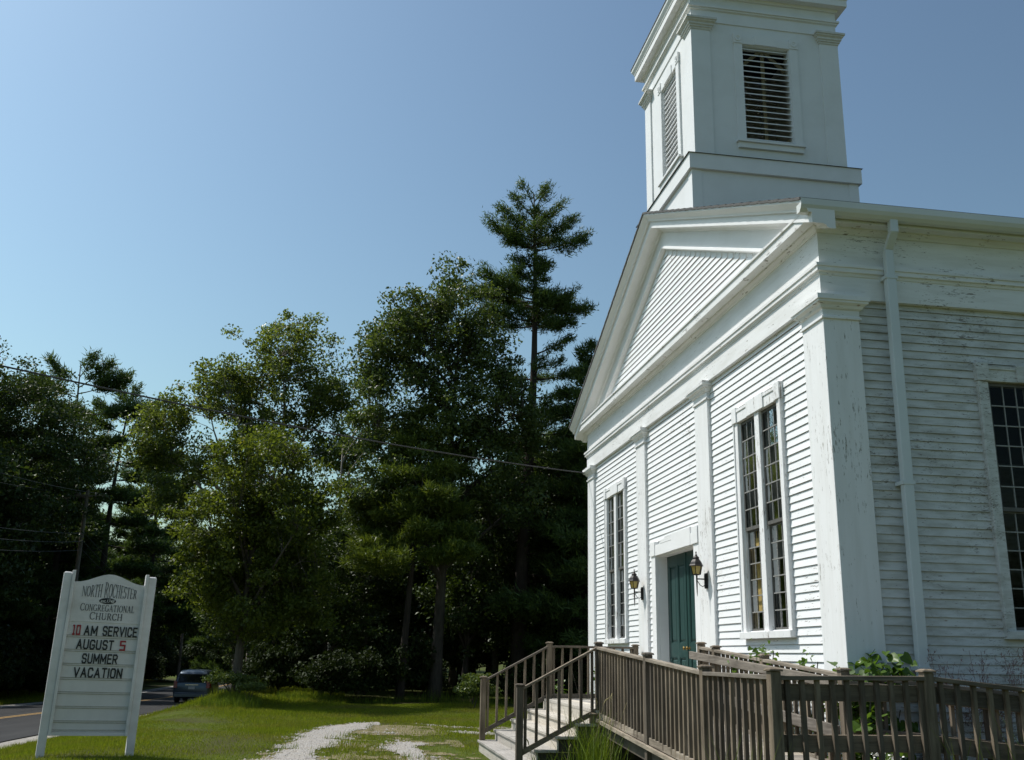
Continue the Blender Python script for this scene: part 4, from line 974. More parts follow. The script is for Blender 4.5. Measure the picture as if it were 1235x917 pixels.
pole(-53.3, PY - 0.2, 12.1, 'weathered wooden utility pole rising behind the signboard with a single crossarm')
pole(-97.0, PY - 0.3, 10.4, 'dark utility pole with a transformer beyond the minivan', True)
pole(-150.0, PY + 2.5, 8.6, 'farthest thin utility pole between the minivan and the round maple')
pole(4.0, PY, 7.6, 'wooden utility pole at the roadside nearest the church')
def wire(p, q, sag, r, label, group):
    p, q = Vector(p), Vector(q); n = 40
    pts = [p.lerp(q, i / n) - Vector((0, 0, 4 * sag * (i / n) * (1 - i / n))) for i in range(n + 1)]
    o = MB().tube([c - p for c in pts], r, 5).build('overhead_wire', MT['wire']); o.location = p
    tag(o, label, 'wire', group)
wire((4.0, PY, poles[3][2] - 1.35), (-11.45, -0.03, 5.55), 0.55, 0.014, 'thick service cable crossing the sky to the far corner of the church', None)
for zo, yo in ((-.2, -1.1), (-.2, 1.1)):
    for a, b in ((3, 0), (0, 1), (1, 2)):
        A_, B_ = poles[a], poles[b]
        wire((A_[0], A_[1] + yo, A_[2] + zo), (B_[0], B_[1] + yo, B_[2] + zo), 1.0, 0.011, 'thin dark power line strung between the roadside utility poles', 'power lines along the road')
for zo in (-2.6, -3.1, -3.6):
    for a, b in ((3, 0), (0, 1), (1, 2)):
        A_, B_ = poles[a], poles[b]
        wire((A_[0], A_[1] + .15, A_[2] + zo + (1.0 if a == 3 else 0)), (B_[0], B_[1] + .15, B_[2] + zo), 1.1, 0.016, 'dark sagging telephone cable low on the roadside utility poles', 'telephone cables along the road')

# ------------------------------------------------------------------ trees
def leaf_quads(C, size, r, flat=0.0, aspect=0.6, up=0.3):
    """one bent rhombic leaf (two triangles) per centre; returns V,F"""
    n = len(C)
    d = r.normal(size=(n, 3)); d[:, 2] -= 0.35; d /= np.linalg.norm(d, axis=1)[:, None]
    nrm = r.normal(size=(n, 3)); nrm[:, 2] += up * 3; nrm /= np.linalg.norm(nrm, axis=1)[:, None]
    s = np.cross(d, nrm); s /= np.linalg.norm(s, axis=1)[:, None] + 1e-9
    u = np.cross(s, d)
    L = size * r.uniform(0.65, 1.25, n)[:, None]; Wd = L * aspect * 0.5
    tip = C + d * L * .5; base = C - d * L * .5
    a = C + s * Wd + u * L * .12; b = C - s * Wd + u * L * .12
    V = np.stack([base, a, tip, b], 1).reshape(-1, 3)
    i = np.arange(n)[:, None] * 4
    F = np.concatenate([i + [0, 1, 2], i + [0, 2, 3]], 0)
    return V, F
def needle_tufts(C, D, size, r):
    """narrow triangles fanning from C along D"""
    n = len(C); d = D + r.normal(size=(n, 3)) * 0.75; d /= np.linalg.norm(d, axis=1)[:, None]
    s = np.cross(d, r.normal(size=(n, 3))); s /= np.linalg.norm(s, axis=1)[:, None] + 1e-9
    L = size * r.uniform(.6, 1.3, n)[:, None]; w = L * 0.105
    V = np.stack([C - s * w, C + s * w, C + d * L], 1).reshape(-1, 3)
    return V, (np.arange(n)[:, None] * 3 + [0, 1, 2])
def branch(mb, p, q, r0, r1, r, bend=0.12, n=5, sides=5, up=0.0):
    p, q = np.array(p, float), np.array(q, float); L = np.linalg.norm(q - p); off = r.normal(size=3) * L * bend; off[2] = abs(off[2]) * (1 if up >= 0 else -1) + up * L
    pts = []; rad = []
    for i in range(n + 1):
        t = i / n; pts.append(tuple(p + (q - p) * t + off * (4 * t * (1 - t)) * .5)); rad.append(r0 + (r1 - r0) * t)
    mb.tube(pts, rad, sides, cap=False); return [np.array(c) for c in pts]
def broadleaf(name, label, base, height, lobes, nterm, per, size, tr, leaf, bark, seed, rc=0.5, trunk_top=0.6, lean=(0, 0), group=None, cat='tree', shell=0.45, up=0.3, forks=1, limbs=9, aspect=0.6):
    """lobes: (cx, cy, cz, rx, ry, rz, weight) in metres from the foot"""
    r = np.random.default_rng(seed); root = thing(name, label, cat, base, 0, group)
    wts = np.array([l[6] for l in lobes], float); wts /= wts.sum()
    T = []
    while len(T) < nterm:
        l = lobes[r.choice(len(lobes), p=wts)]; d = r.normal(size=3); d /= np.linalg.norm(d)
        rad = r.uniform(shell, 1.0) ** 0.7 * (0.86 + 0.22 * math.sin(5 * d[0] + seed) * math.sin(4 * d[1] + 2 * seed) + 0.10 * r.normal())
        T.append(np.array(l[:3]) + d * np.array(l[3:6]) * rad)
    T = np.array(T); T[:, 2] = np.maximum(T[:, 2], 0.5)
    top = T[:, 2].max(); tz = min(trunk_top * height, top - .3)
    mb = MB(); trunk = []
    nseg = 9
    for i in range(nseg + 1):
        t = i / nseg; trunk.append(np.array([lean[0] * t + 0.10 * math.sin(3 * t + seed), lean[1] * t + 0.10 * math.sin(2.3 * t + 2 * seed), -0.4 + (tz + .4) * t]))
    mb.tube([tuple(c) for c in trunk], [tr * (1.35 if i == 0 else 1.0) * (1 - 0.86 * i / nseg) for i in range(nseg + 1)], 9)
    idx = r.choice(len(T), min(limbs, len(T)), replace=False)
    ends = T[idx]; lp = []
    for e in ends:
        hd = math.hypot(e[0] - lean[0], e[1] - lean[1]); za = np.clip(e[2] - 0.75 * hd - 0.8, 0.28 * tz, tz)
        k = za / tz * nseg; i0 = int(min(nseg - 1, k)); a = trunk[i0] + (trunk[i0 + 1] - trunk[i0]) * (k - i0); a[2] = za
        lp.append(branch(mb, a, e, tr * (.50 - .2 * za / tz), tr * .06, r, .10, 7, 6, up=0.03))
    P = np.concatenate([np.array(l[1:]) for l in lp]); 
    for t in T:
        dd = np.linalg.norm((P - t) * [1, 1, .8], axis=1) + (P[:, 2] > t[2]) * .6; j = int(dd.argmin())
        if dd[j] > .15: branch(mb, P[j], t, tr * .07, tr * .018, r, .10, 3, 4, up=0.02)
    tk = mb.build('trunk', MT[bark], root, smooth=True)
    C = np.repeat(T, per, 0); n = len(C); g = r.normal(size=(n, 3)); g /= np.linalg.norm(g, axis=1)[:, None]
    C = C + g * (r.uniform(0, 1, n) ** .55)[:, None] * rc * np.array([1, 1, .62]) * np.repeat(r.uniform(.6, 1.25, len(T)), per)[:, None]
    C = C[C[:, 2] > .15]
    V, F = leaf_quads(C, size, r, up=up, aspect=aspect)
    np_mesh('crown', V, F, MT[leaf], root); return root
def pine(name, label, base, height, whorls, seed, tr=0.3, needle='needle', size=0.2, dens=1.0, group=None, lean=(0, 0), dead=0, cat='tree', lit=None):
    """whorls: (z, length, azimuth or None, droop/rise, fullness)"""
    r = np.random.default_rng(seed); root = thing(name, label, cat, base, 0, group)
    mb = MB(); n = 12
    tp = lambda z: np.array([lean[0] * z / height + .16 * math.sin(z * .42 + seed), lean[1] * z / height + .17 * math.sin(z * .3 + 2 * seed), z])
    mb.tube([tuple(tp(-.4 + (height + .3) * i / n)) for i in range(n + 1)], [max(.02, tr * (1 - .93 * i / n)) for i in range(n + 1)], 9)
    VV, FF, o = [], [], 0
    for (z, L, az, rise, full) in whorls:
        a = tp(z); az_ = r.uniform(0, 2 * math.pi) if az is None else az + r.normal() * .18
        d = np.array([math.cos(az_), math.sin(az_), 0]); e = a + d * L + np.array([0, 0, rise * L])
        pts = branch(mb, a, e, tr * .16 * (1 - .6 * z / height) + .012, .008, r, .05, 6, 5, up=-.05)
        pp = np.array(pts); side = np.cross(d, [0, 0, 1])
        nsub = max(4, int(L * 7.0 * full)); subs = []
        for k in range(nsub):
            t = .28 + .72 * (k + r.uniform()) / nsub; q = t * 6; i0 = min(5, int(q)); c = pp[i0] + (pp[i0 + 1] - pp[i0]) * (q - i0)
            sl = (.30 + .34 * (1 - t)) * min(L, 3.2) * r.uniform(.5, 1.1); sg = 1 if k % 2 else -1
            sd = d * .75 + side * sg * r.uniform(.35, 1.0) + np.array([0, 0, r.uniform(.02, .42)]); sd /= np.linalg.norm(sd)
            subs.append((c, sd, sl)); mb.tube([tuple(c), tuple(c + sd * sl)], [.012, .005], 3, cap=False)
        subs.append((pp[5], d + np.array([0, 0, .35]), L * .24))
        for c, sd, sl in subs:
            m_ = int(dens * 150 * max(sl, .3)); t = r.uniform(.12, 1.05, m_)[:, None]
            C = c + sd * sl * t + r.normal(size=(m_, 3)) * np.array([.11, .11, .10])
            V, F = needle_tufts(C, np.tile(sd * .8 + np.array([0, 0, .45]), (m_, 1)), size, r); VV.append(V); FF.append(F + o); o += len(V)
    # leader tuft
    for k in range(dead):
        z = r.uniform(.15, .55) * height; az_ = r.uniform(0, 6.28); a = tp(z); L = r.uniform(.6, 2.0)
        mb.tube([tuple(a), tuple(a + np.array([math.cos(az_), math.sin(az_), -.1]) * L)], [.022, .006], 4, cap=False)
    mb.build('trunk', MT['bark_pine'], root, smooth=True)
    V = np.concatenate(VV); F = np.concatenate(FF)
    np_mesh('crown', V, F, MT[needle], root); return root
def whorl_set(r, z0, z1, n, lfun, full=1.0, per=4, rise=(-.05, .22)):
    out = []
    for i in range(n):
        z = z0 + (z1 - z0) * i / max(1, n - 1)
        ph = r.uniform(0, 6.28)
        for k in range(per):
            out.append((z + r.uniform(-.25, .25), lfun((z - z0) / max(.1, z1 - z0)) * r.uniform(.55, 1.15), ph + 6.283 * k / per + r.normal() * .25, r.uniform(*rise), full))
    return out
hp = math.pi / 2
# --- tall white pine beside the church: uneven plates of foliage up a long bare trunk (+Y is to the right in view)
r = np.random.default_rng(3); L_, R__ = -hp, hp
wh = [(19.0, 1.75, L_, .62, 1.1), (18.8, 2.0, R__, .26, 1.0), (19.3, 1.6, R__, .75, 1.1), (19.6, 1.4, L_, .85, 1.1), (20.1, 1.2, R__, 1.0, 1.2), (20.3, .9, L_, 1.2, 1.2), (20.7, .7, R__ - .6, 1.3, 1.2), (20.8, .7, L_ + .5, 1.4, 1.2), (21.1, .5, 1.0, 1.3, 1.2), (19.1, 1.4, R__ + .9, .6, 1.1), (19.2, 1.4, L_ - .9, .7, 1.1), (18.9, 1.2, L_ + .6, .4, 1.1),
      (18.1, .9, L_, .3, 1.4), (18.0, .6, R__, .3, 1.2), (17.8, .9, .2, .25, 1.3), (17.9, .9, 3.0, .25, 1.3), (17.4, 1.1, L_ + .4, .2, 1.3),
      (16.9, 2.2, L_, .20, 1.1), (16.5, 2.6, L_ - .15, .10, 1.1), (16.6, 2.0, L_ + .5, .12, 1.1), (16.2, 1.3, .2, .1, 1.4), (16.3, 1.6, R__, .42, 1.3), (16.2, 1.5, R__ - .35, .35, 1.2), (15.9, 2.1, R__, .18, 1.0), (15.6, 1.6, R__ + .3, .08, 1.1), (16.0, 1.5, 3.1, .1, 1.2), (15.6, 2.2, L_ + .2, .05, 1.0), (15.4, 1.3, L_ - .5, .02, 1.0), (15.3, 1.2, .5, .0, 1.0),
      (14.1, 1.5, R__, .62, .9), (13.5, 1.1, R__ - .4, .3, .8), (13.0, 1.9, R__, .25, .9), (12.2, 1.6, R__ + .3, .22, .9), (12.7, 1.4, L_, .2, .8), (11.6, 1.9, R__, .18, .9),
      (10.6, 2.4, R__, .12, .9), (10.2, 1.8, R__ + .5, .1, .9), (10.0, 1.8, L_ - .2, .12, .9), (9.3, 2.2, R__ - .4, .05, .9),
      (8.2, 2.5, R__, .1, .9), (8.0, 2.2, L_ - .3, .05, .9), (7.4, 2.2, 2.5, 0, .9), (7.2, 2.4, R__ - .4, .05, .9), (6.6, 2.5, R__ + .2, 0, .9), (6.3, 2.1, -2.6, -.05, .9)]
wh += [(z + r.uniform(-.2, .2), r.uniform(*lr), az + r.uniform(-.5, .5), r.uniform(.05, .5), 1.1) for z, lr, n_ in ((11.6, (.8, 1.5), 3), (13.2, (.6, 1.2), 3), (10.2, (1, 2), 4), (15.5, (.7, 1.5), 4), (16.1, (.8, 1.5), 5), (16.8, (.6, 1.3), 4), (17.5, (.5, .9), 3), (18.2, (.5, .9), 3), (19.0, (.7, 1.3), 4), (19.7, (.6, 1.1), 4), (20.4, (.4, .8), 4)) for az in np.linspace(0, 6.28, n_, endpoint=False)]
pine('white_pine', 'tallest pine with long bare trunk and ragged tiers standing beside the church gable', (-28.4, 1.55, gz(-28.4, 1.55)), 20.75, [(w_[0] * .962, *w_[1:]) for w_ in wh], 5, tr=0.33, size=0.19, dens=1.05, lean=(.2, .25), dead=16, needle='needle')
# --- tall oak left of the pine
broadleaf('oak_tree', 'tall dense oak with a ragged crown directly left of the tallest pine', (-26.4, -1.9, gz(-26.4, -1.9)), 17.0,
          [(0, .5, 14.4, 2.4, 1.7, 2.2, 2), (0.2, -.9, 12.7, 2.3, 1.8, 2.0, 2), (0, 1.3, 13.4, 1.6, 1.4, 1.4, .8), (0, 1.4, 11.4, 2.2, 1.6, 2.2, 2), (.2, -.4, 9.4, 2.6, 2.5, 2.2, 3), (0, 1.7, 8.4, 2.4, 1.9, 2.2, 2), (.4, -.7, 6.9, 2.6, 2.6, 1.6, 2), (0.4, -2.7, 11.3, 1.2, 1.0, .9, .6), (.3, -2.9, 9.4, 1.4, 1.1, 1.2, .7), (0, -1.4, 14.1, 1.6, 1.3, 1.3, 1.2), (.2, -2.6, 12.6, 1.4, 1.0, 1.1, .9), (.2, 2.7, 11.6, 1.4, 1.0, 1.5, .9), (.2, 3.0, 9.6, 1.6, 1.1, 1.7, 1), (.2, 2.8, 7.0, 1.8, 1.2, 1.6, 1), (.6, -2.9, 7.0, 1.6, 1.3, 1.3, .8)],
          640, 100, 0.145, 0.24, 'leaf_oak', 'bark_oak', 11, rc=.62, trunk_top=.8, lean=(0, .5), limbs=14, shell=.3)
# --- big spreading tree behind, with visible forks
broadleaf('broad_tree', 'broad fan-shaped tree with visible branches rising behind the round maple', (-37.5, -9.3, gz(-37.5, -9.3)), 18.0,
          [(0, .6, 15.7, 2.8, 2.6, 2.2, 2), (0, -2.1, 13.6, 2.6, 2.2, 1.8, 2), (0, 2.9, 13.6, 2.5, 1.8, 1.8, 1.6), (0, -4.6, 12.2, 2.0, 1.6, 1.4, 1.0), (.3, -5.2, 10.6, 1.6, 1.3, 1.1, .8), (0, -4.2, 8.6, 1.8, 1.5, 1.2, .7), (0, 0.2, 12.0, 2.6, 2.6, 1.7, 1.6), (0, 3.4, 10.9, 2.2, 1.9, 1.6, 1.2), (0, -2.9, 10.0, 2.0, 1.9, 1.4, .9)],
          480, 95, 0.165, 0.27, 'leaf_ash', 'bark_grey', 23, rc=.66, trunk_top=.42, limbs=16, shell=.25)
# --- round maple in front
broadleaf('maple_tree', 'round yellowish-green maple with a low crown on the bank beside the minivan', (-22.6, -8.3, gz(-22.6, -8.3)), 8.8,
          [(0, 0.3, 7.0, 2.2, 2.0, 1.6, 2), (0, -.9, 5.2, 2.2, 1.7, 1.5, 2), (.3, 1.3, 5.4, 2.2, 1.7, 1.6, 2), (0, .2, 3.9, 2.3, 2.4, 1.3, 1.8), (.2, -1.2, 3.4, 1.6, 1.4, 1.1, .9), (.2, 1.9, 3.2, 1.5, 1.4, 1.2, .9), (.3, .4, 2.3, 1.8, 2.0, .8, .9)],
          520, 105, 0.125, 0.17, 'leaf_maple', 'bark_oak', 31, rc=.50, trunk_top=.7, limbs=13, shell=.35)
# --- bare grey snag with a little foliage
broadleaf('grey_snag', 'pale half-dead tree with bare forked trunk between the fan-shaped tree and the oak', (-31.0, -5.75, gz(-31.0, -5.75)), 12.2,
          [(0, .9, 11.6, .8, .8, 1.0, 1.2), (0, 1.4, 10.3, .8, .6, .9, 1)], 26, 80, 0.14, 0.17, 'leaf_oak', 'bark_grey', 41, rc=.5, trunk_top=.80, limbs=3)
# --- green lit pine boughs in the middle ground
r = np.random.default_rng(8)
pine('young_pine', 'bushy pine with lit yellow-green boughs in front of the oak trunk', (-25.6, -3.0, gz(-25.6, -3.0)), 10.4, whorl_set(r, 4.6, 10.0, 11, lambda t: 2.5 * (1 - t) ** .8 + .35, 1.0, 5, (-.05, .15)), 12, tr=.16, needle='needle_lit', size=.2, dens=1.2)
r = np.random.default_rng(9)
pine('young_pine', 'dark pine with drooping boughs between the tallest pine and the church', (-26.8, 4.1, gz(-26.8, 4.1)), 11.8, whorl_set(r, 1.6, 11.4, 15, lambda t: 2.7 * (1 - t) ** .7 + .4, 1.0, 5, (-.1, .12)), 13, tr=.2, size=.22, dens=1.1).scale = (1.1, 1.1, 1.16)
# --- pines at the left, beyond the road
r = np.random.default_rng(14)
lp_ = [(z, l, a, s, 1.1) for z, l, a, s in ((13.6, 2.2, R__, .35), (13.4, 1.7, L_, .5), (13.9, 1.6, R__ - .4, .7), (14.0, 1.4, L_ + .5, .8), (14.4, 1.0, .5, 1.0), (12.6, 2.9, R__ + .2, .12), (12.7, 2.1, L_, .25), (12.2, 2.0, .3, .1), (11.5, 2.4, L_ - .2, .1), (11.2, 2.2, R__, .05))]
pine('roadside_pine', 'pine with a flat wind-swept top at the left beyond the road', (-61, -24.6, gz(-61, -24.6)), 15.2, lp_ + whorl_set(r, 4.0, 10.6, 9, lambda t: 2.6 - .5 * t, 1.0, 4), 15, tr=.26, size=.25, dens=1.0, dead=6).scale = (1.45, 1.45, 1.46)
r = np.random.default_rng(16)
lp_ = [(z, l, a, s, 1.2) for z, l, a, s in ((13.0, .9, .3, 1.2), (13.2, .8, 3.4, 1.2), (12.4, 1.4, L_, .8), (12.4, 1.2, R__, .8), (11.9, 1.6, L_ + .3, .5), (11.7, 1.6, R__ - .3, .5), (10.9, 1.5, L_, .3), (10.4, 2.6, R__, .05), (10.6, 1.6, R__ + .6, .1), (9.8, 2.6, L_, .1), (9.6, 1.6, R__, .1), (8.8, 2.2, L_ - .3, .05), (8.6, 1.9, R__, .0), (7.8, 2.4, L_, 0), (7.6, 1.6, R__ - .5, 0), (6.6, 2.5, R__ + .1, -.05), (6.4, 2.6, L_, -.05), (5.6, 2.4, R__ - .3, -.1), (5.3, 2.6, L_ + .3, -.1))]
pine('roadside_pine', 'narrow dark pine with stepped tiers left of the fan-shaped tree', (-63.0, -21.6, gz(-63, -21.6)), 14.0, lp_, 17, tr=.24, size=.25, dens=1.1, dead=5).scale = (1.5, 1.5, 1.5)
r = np.random.default_rng(18)
pine('roadside_pine', 'rounded dark pine, lowest of the three beyond the road', (-79.0, -21.8, gz(-79.0, -21.8)), 13.6, whorl_set(r, 3.0, 13.2, 14, lambda t: 2.9 * (1 - t) ** .5 + .35, 1.1, 5, (0, .3)), 19, tr=.24, size=.27, dens=.9).scale = (1.55, 1.55, 1.55)
# --- left edge mass
broadleaf('broad_tree', 'dense dark tree with a rounded top at the left edge beyond the road', (-51.0, -26.2, gz(-51, -26.2)), 13.4,
          [(0, -1.3, 10.6, 2.8, 2.9, 2.2, 2), (0, 1.2, 9.8, 2.7, 2.3, 2.0, 2), (0, 2.6, 8.0, 2.4, 2.0, 1.8, 1.5), (0, -2, 7.6, 3, 3, 2, 2), (0, 1.0, 6.0, 3.0, 3.0, 1.8, 2)], 340, 170, .115, .25, 'leaf_dark', 'bark_oak', 51, rc=.68, trunk_top=.7, limbs=12, shell=.3).scale = (1.7, 1.7, 1.62)
# --- the wood behind: shared meshes
protos = []
protos.append(broadleaf('forest_tree', 'x', (0, 0, 0), 12.5, [(0, 0, 9.6, 3.0, 3.0, 2.6, 2), (1, 1, 6.8, 3.2, 3.0, 2.4, 2), (-1, -.8, 6.0, 3.0, 3.2, 2.4, 2), (0, 0, 3.6, 2.6, 2.6, 1.8, 1)], 210, 62, .24, .22, 'leaf_dark', 'bark_oak', 61, rc=.8, trunk_top=.7, limbs=9, shell=.25))
protos.append(broadleaf('forest_tree', 'x', (0, 0, 0), 11.0, [(0.6, .3, 8.6, 2.4, 2.6, 2.2, 2), (-.8, .5, 6.4, 2.6, 2.6, 2.2, 2), (.4, -.6, 4.4, 2.6, 2.6, 2.0, 2)], 190, 62, .22, .18, 'leaf_dark', 'bark_oak', 62, rc=.8, trunk_top=.7, limbs=9, shell=.25))
r = np.random.default_rng(63)
protos.append(pine('forest_tree', 'x', (0, 0, 0), 13.0, whorl_set(r, 1.8, 12.6, 13, lambda t: 2.9 * (1 - t) ** .6 + .4, 1.0, 5, (-.08, .2)), 64, tr=.22, size=.32, dens=.62))
for q in protos: q['label'] = 'dark tree of the dense wood behind the lawn'; q['group'] = 'trees of the wood behind the lawn'
r = np.random.default_rng(70); spots = []
def try_spot(x, y, dmin=2.4):
    if all((x - a) ** 2 + (y - b_) ** 2 > dmin ** 2 for a, b_, *_ in spots): spots.append((x, y)); return True
for _ in range(1600):      # wood behind the lawn, right of the road
    x = r.uniform(-60, -26.5); y = r.uniform(-10.6, 16) if x > -40 else r.uniform(-11.2, 18)
    if x > -34 and y < -6.2: continue
    if math.hypot(x + 28.4, y - 1.55) < 1.6 or math.hypot(x + 37.5, y + 9.3) < 2.0: continue
    if -(y + 5.2) / (10 - x) > .105: continue
    if len(spots) < 82: try_spot(x, y, 2.6)
n1 = len(spots)
for _ in range(1200):      # wood beyond the road
    x = r.uniform(-110, -24); y = r.uniform(-46, -24.6)
    if len(spots) < n1 + 84: try_spot(x, y, 2.8)
spots += [(-40, -25.8), (-46.5, -25.2), (-57, -28.5), (-43, -29), (-50, -31)]; n2 = len(spots)
for _ in range(900):      # the bend that closes the road
    x = r.uniform(-190, -160) if r.uniform() < .5 else r.uniform(-110, -62); y = r.uniform(-24, -9) if x < -150 else r.uniform(-11, 6)
    if len(spots) < n2 + 30: try_spot(x, y, 3.0)
spots += [(-166 - 4.5 * k + r.uniform(-1, 1), y + r.uniform(-.8, .8)) for k in range(3) for y in np.arange(-47, 8, 3.4)]
n3 = len(spots)
for (x, y) in ((16, 16), (19, 16), (15, 22), (20, 22), (17, 27), (24, 14), (25, 22), (28, 28), (21, 28), (14, 30), (30, 34), (19, 1), (20, 7), (18, 13), (22, 4), (21, 10), (17, 19), (23, -3), (27, -2), (30, 6), (25, 12), (33, 16), (28, 20), (36, 1), (24, 27), (31, -10), (22, 18), (38, 24), (35, -20), (20, 33)): spots.append((x, y))   # unseen trees behind the camera, added to shade the side wall
for i, (x, y) in enumerate(spots):
    k = int(r.choice(3, p=[.42, .33, .25])) if i > 2 else i; o = protos[k] if (k < len(protos) and not protos[k].get('used')) else copy_tree(protos[k])
    protos[k]['used'] = 1
    dist = math.hypot(x - 10, y + 5.2); az = math.degrees(math.atan2(y + 5.2, 10 - x))
    s = r.uniform(.8, 1.15)
    if az < -14 and i < n2: s *= 1.35
    cap = 99
    if i < n1: cap = (8.0 if az < 3.0 else 10.5 if az < 9 else 14.0)
    if az < -6: cap = 8.5
    if az < -13: cap = 11.0
    if az < -16: cap = 13.2
    if i >= n3: cap = 99; s *= 1.35
    elif n2 <= i < n3: cap = 7.0; s *= 1.5
    el = math.tan(R_(cap)); h0 = (13.0, 11.2, 13.2)[k]
    s = min(s, max(.42, (el * dist + 1.5) / h0))
    o.location = (x, y, gz(x, y)); o.rotation_euler = (0, 0, r.uniform(0, 6.28)); o.scale = (max(s, .7) * r.uniform(.95, 1.1), max(s, .7) * r.uniform(.95, 1.1), s)
    if n1 <= i < n2: o['label'] = 'dark tree of the wood lining the far side of the road'; o['group'] = 'trees beyond the road'
    if n2 <= i < n3: o['label'] = 'dark tree closing the view behind the minivan'; o['group'] = 'trees closing the road'
    if i >= n3: o['label'] = 'tall unseen tree added to shade the side wall of the church'; o['group'] = 'unseen trees shading the side wall'
for q in protos:
    if 'used' in q: del q['used']
for o in COL.objects:
    if 'used' in o: del o['used']

# ------------------------------------------------------------------ bushes and undergrowth
def bush(label, x, y, sx, sy, sz, leaf, seed, n=60, per=60, size=.09, group=None, name='bush', rc=.22):
    return broadleaf(name, label, (x, y, gz(x, y)), sz * 1.2, [(0, 0, sz * .55, sx, sy, sz * .55, 1)], n, per, size, .03, leaf, 'bark_oak', seed, rc=rc, trunk_top=.4, limbs=6, shell=.2, group=group, cat='bush')
bush('light green bush at the foot of the oak, brightest on the wood edge', -21.2, -1.15, .7, .7, 1.0, 'bush', 81, 90, 80, .08)
bush('leafy weed clump on the bank under the round maple', -21.8, -8.5, .55, .85, .75, 'bush', 82, 80, 60, .075)
bush('low weeds at the foot of the bank beside the minivan', -20.8, -7.75, .4, .5, .3, 'bush', 83, 40, 50, .07)
ub = bush('dark leafy undergrowth bush in the shade below the trees', -25.2, -4.6, 1.0, 1.2, 1.5, 'leaf_under', 84, 90, 70, .13, 'undergrowth below the trees', rc=.35)
uspots = [(x_, y_) for x_, y_ in zip(np.linspace(-30, -100, 24), -22.2 - 2.2 * r.uniform(0, 1, 24))] + [(x_, y_) for x_, y_ in zip(r.uniform(-160, -100, 34), r.uniform(-32, -9, 34))] + [(x_, -10.9 - .5 * k_) for k_, x_ in enumerate((-66, -72, -80))] + [(-27.4, -6.2), (-26.2, -3.2), (-26.6, 0.2), (-27.5, 2.6), (-26.2, 4.6), (-27.5, -7.4), (-27.2, -2.2), (-28.0, 3.4), (-25.2, 6.6), (-24.6, -5.4), (-29, -5.6), (-24.6, 1.1), (-27.6, 6.0), (-30.5, -8.2), (-24.9, 2.9), (-35, -8.6)]
for i, (x, y) in enumerate(uspots):
    c = copy_tree(ub); s = r.uniform(.65, 1.25) * (1.7 if y < -20 or x < -55 else 1.0); c.location = (x, y, gz(x, y)); c.scale = (s, s, s * r.uniform(.8, 1.2)); c.rotation_euler = (0, 0, r.uniform(0, 6.28))

# ------------------------------------------------------------------ gravel wheel track
def inpoly(X, Y, poly):
    c = np.zeros(X.shape, bool); n = len(poly)
    for i in range(n):
        (x0, y0), (x1, y1) = poly[i], poly[(i + 1) % n]
        with np.errstate(divide='ignore', invalid='ignore'):
            c ^= ((y0 > Y) != (y1 > Y)) & (X < (x1 - x0) * (Y - y0) / (y1 - y0 + 1e-12) + x0)
    return c
def fbm(X, Y, seed, f0=1.0, octv=4):
    rr = np.random.default_rng(seed); out = 0; a = 1
    for o in range(octv):
        for k in range(4):
            th = rr.uniform(0, 6.283); ph = rr.uniform(0, 6.283); f = f0 * 2 ** o * rr.uniform(.7, 1.3)
            out = out + a * .5 * np.sin(f * (X * math.cos(th) + Y * math.sin(th)) + ph)
        a *= .6
    return out
CL = np.array([(8, -5.95), (0, -5.92), (-4, -5.85), (-7, -5.74), (-9.5, -5.62), (-11.4, -5.38), (-12.9, -4.95), (-13.6, -4.2), (-13.5, -3.2), (-12.9, -2.0), (-12.6, -.5), (-12.6, 3)])
def dist_line(X, Y, Lp):
    d = np.full(X.shape, 1e9)
    for (x0, y0), (x1, y1) in zip(Lp[:-1], Lp[1:]):
        t = np.clip(((X - x0) * (x1 - x0) + (Y - y0) * (y1 - y0)) / ((x1 - x0) ** 2 + (y1 - y0) ** 2), 0, 1)
        d = np.minimum(d, np.hypot(X - (x0 + t * (x1 - x0)), Y - (y0 + t * (y1 - y0))))
    return d
CL2 = np.array([(8, -4.25), (0, -4.25), (-4, -4.2), (-7.5, -4.05), (-9.6, -3.85), (-11.0, -3.5), (-11.4, -2.9), (-11.3, -2.2)])
def gravel_amount(X, Y):
    n = fbm(X, Y, 5, 2.2, 5); n2 = fbm(X, Y, 6, 1.1, 3)
    a = 0.46 - dist_line(X, Y, CL) + 0.10 * n
    a = np.where((Y > -4.3) & (X < -12), a - .34 - .25 * n2, a)
    b_ = 0.26 - dist_line(X, Y, CL2) + 0.15 * n + 0.14 * n2 - .05
    b_ = b_ - .16 * (Y > -3.9)
    mid = -0.22 + 0.20 * n2 + .10 * n - .25 * np.abs((Y + 4.9)) * 0.6
    mid = np.where((X > -12.5) & (Y < -4.0) & (Y > -5.6), mid, -1)
    return np.maximum(np.maximum(a - .05 + .07 * fbm(X, Y, 21, 7, 3), b_ - .04 + .10 * fbm(X, Y, 22, 6, 3)), mid + .10 * fbm(X, Y, 23, 6, 3))
s_ = 0.045; xs = np.arange(-15, 3, s_); ys = np.arange(-7.2, -0.4, s_); X, Y = np.meshgrid(xs, ys, indexing='ij')
am = gravel_amount(X, Y); keep = am[:-1, :-1] > 0
V = np.stack([X, Y, ground_z(X, Y) + 0.012 + 0.012 * np.clip(am, 0, .5) + 0.004 * rng.normal(size=X.shape)], -1).reshape(-1, 3)
ny_ = len(ys); I, J = np.nonzero(keep); A = I * ny_ + J; F = np.stack([A, A + ny_, A + ny_ + 1, A + 1], 1)
used = np.unique(F); mp_ = np.zeros(len(V), np.int64); mp_[used] = np.arange(len(used))
tag(np_mesh('gravel_track', V[used], mp_[F], MT['gravel'], smooth=True), kind='structure')
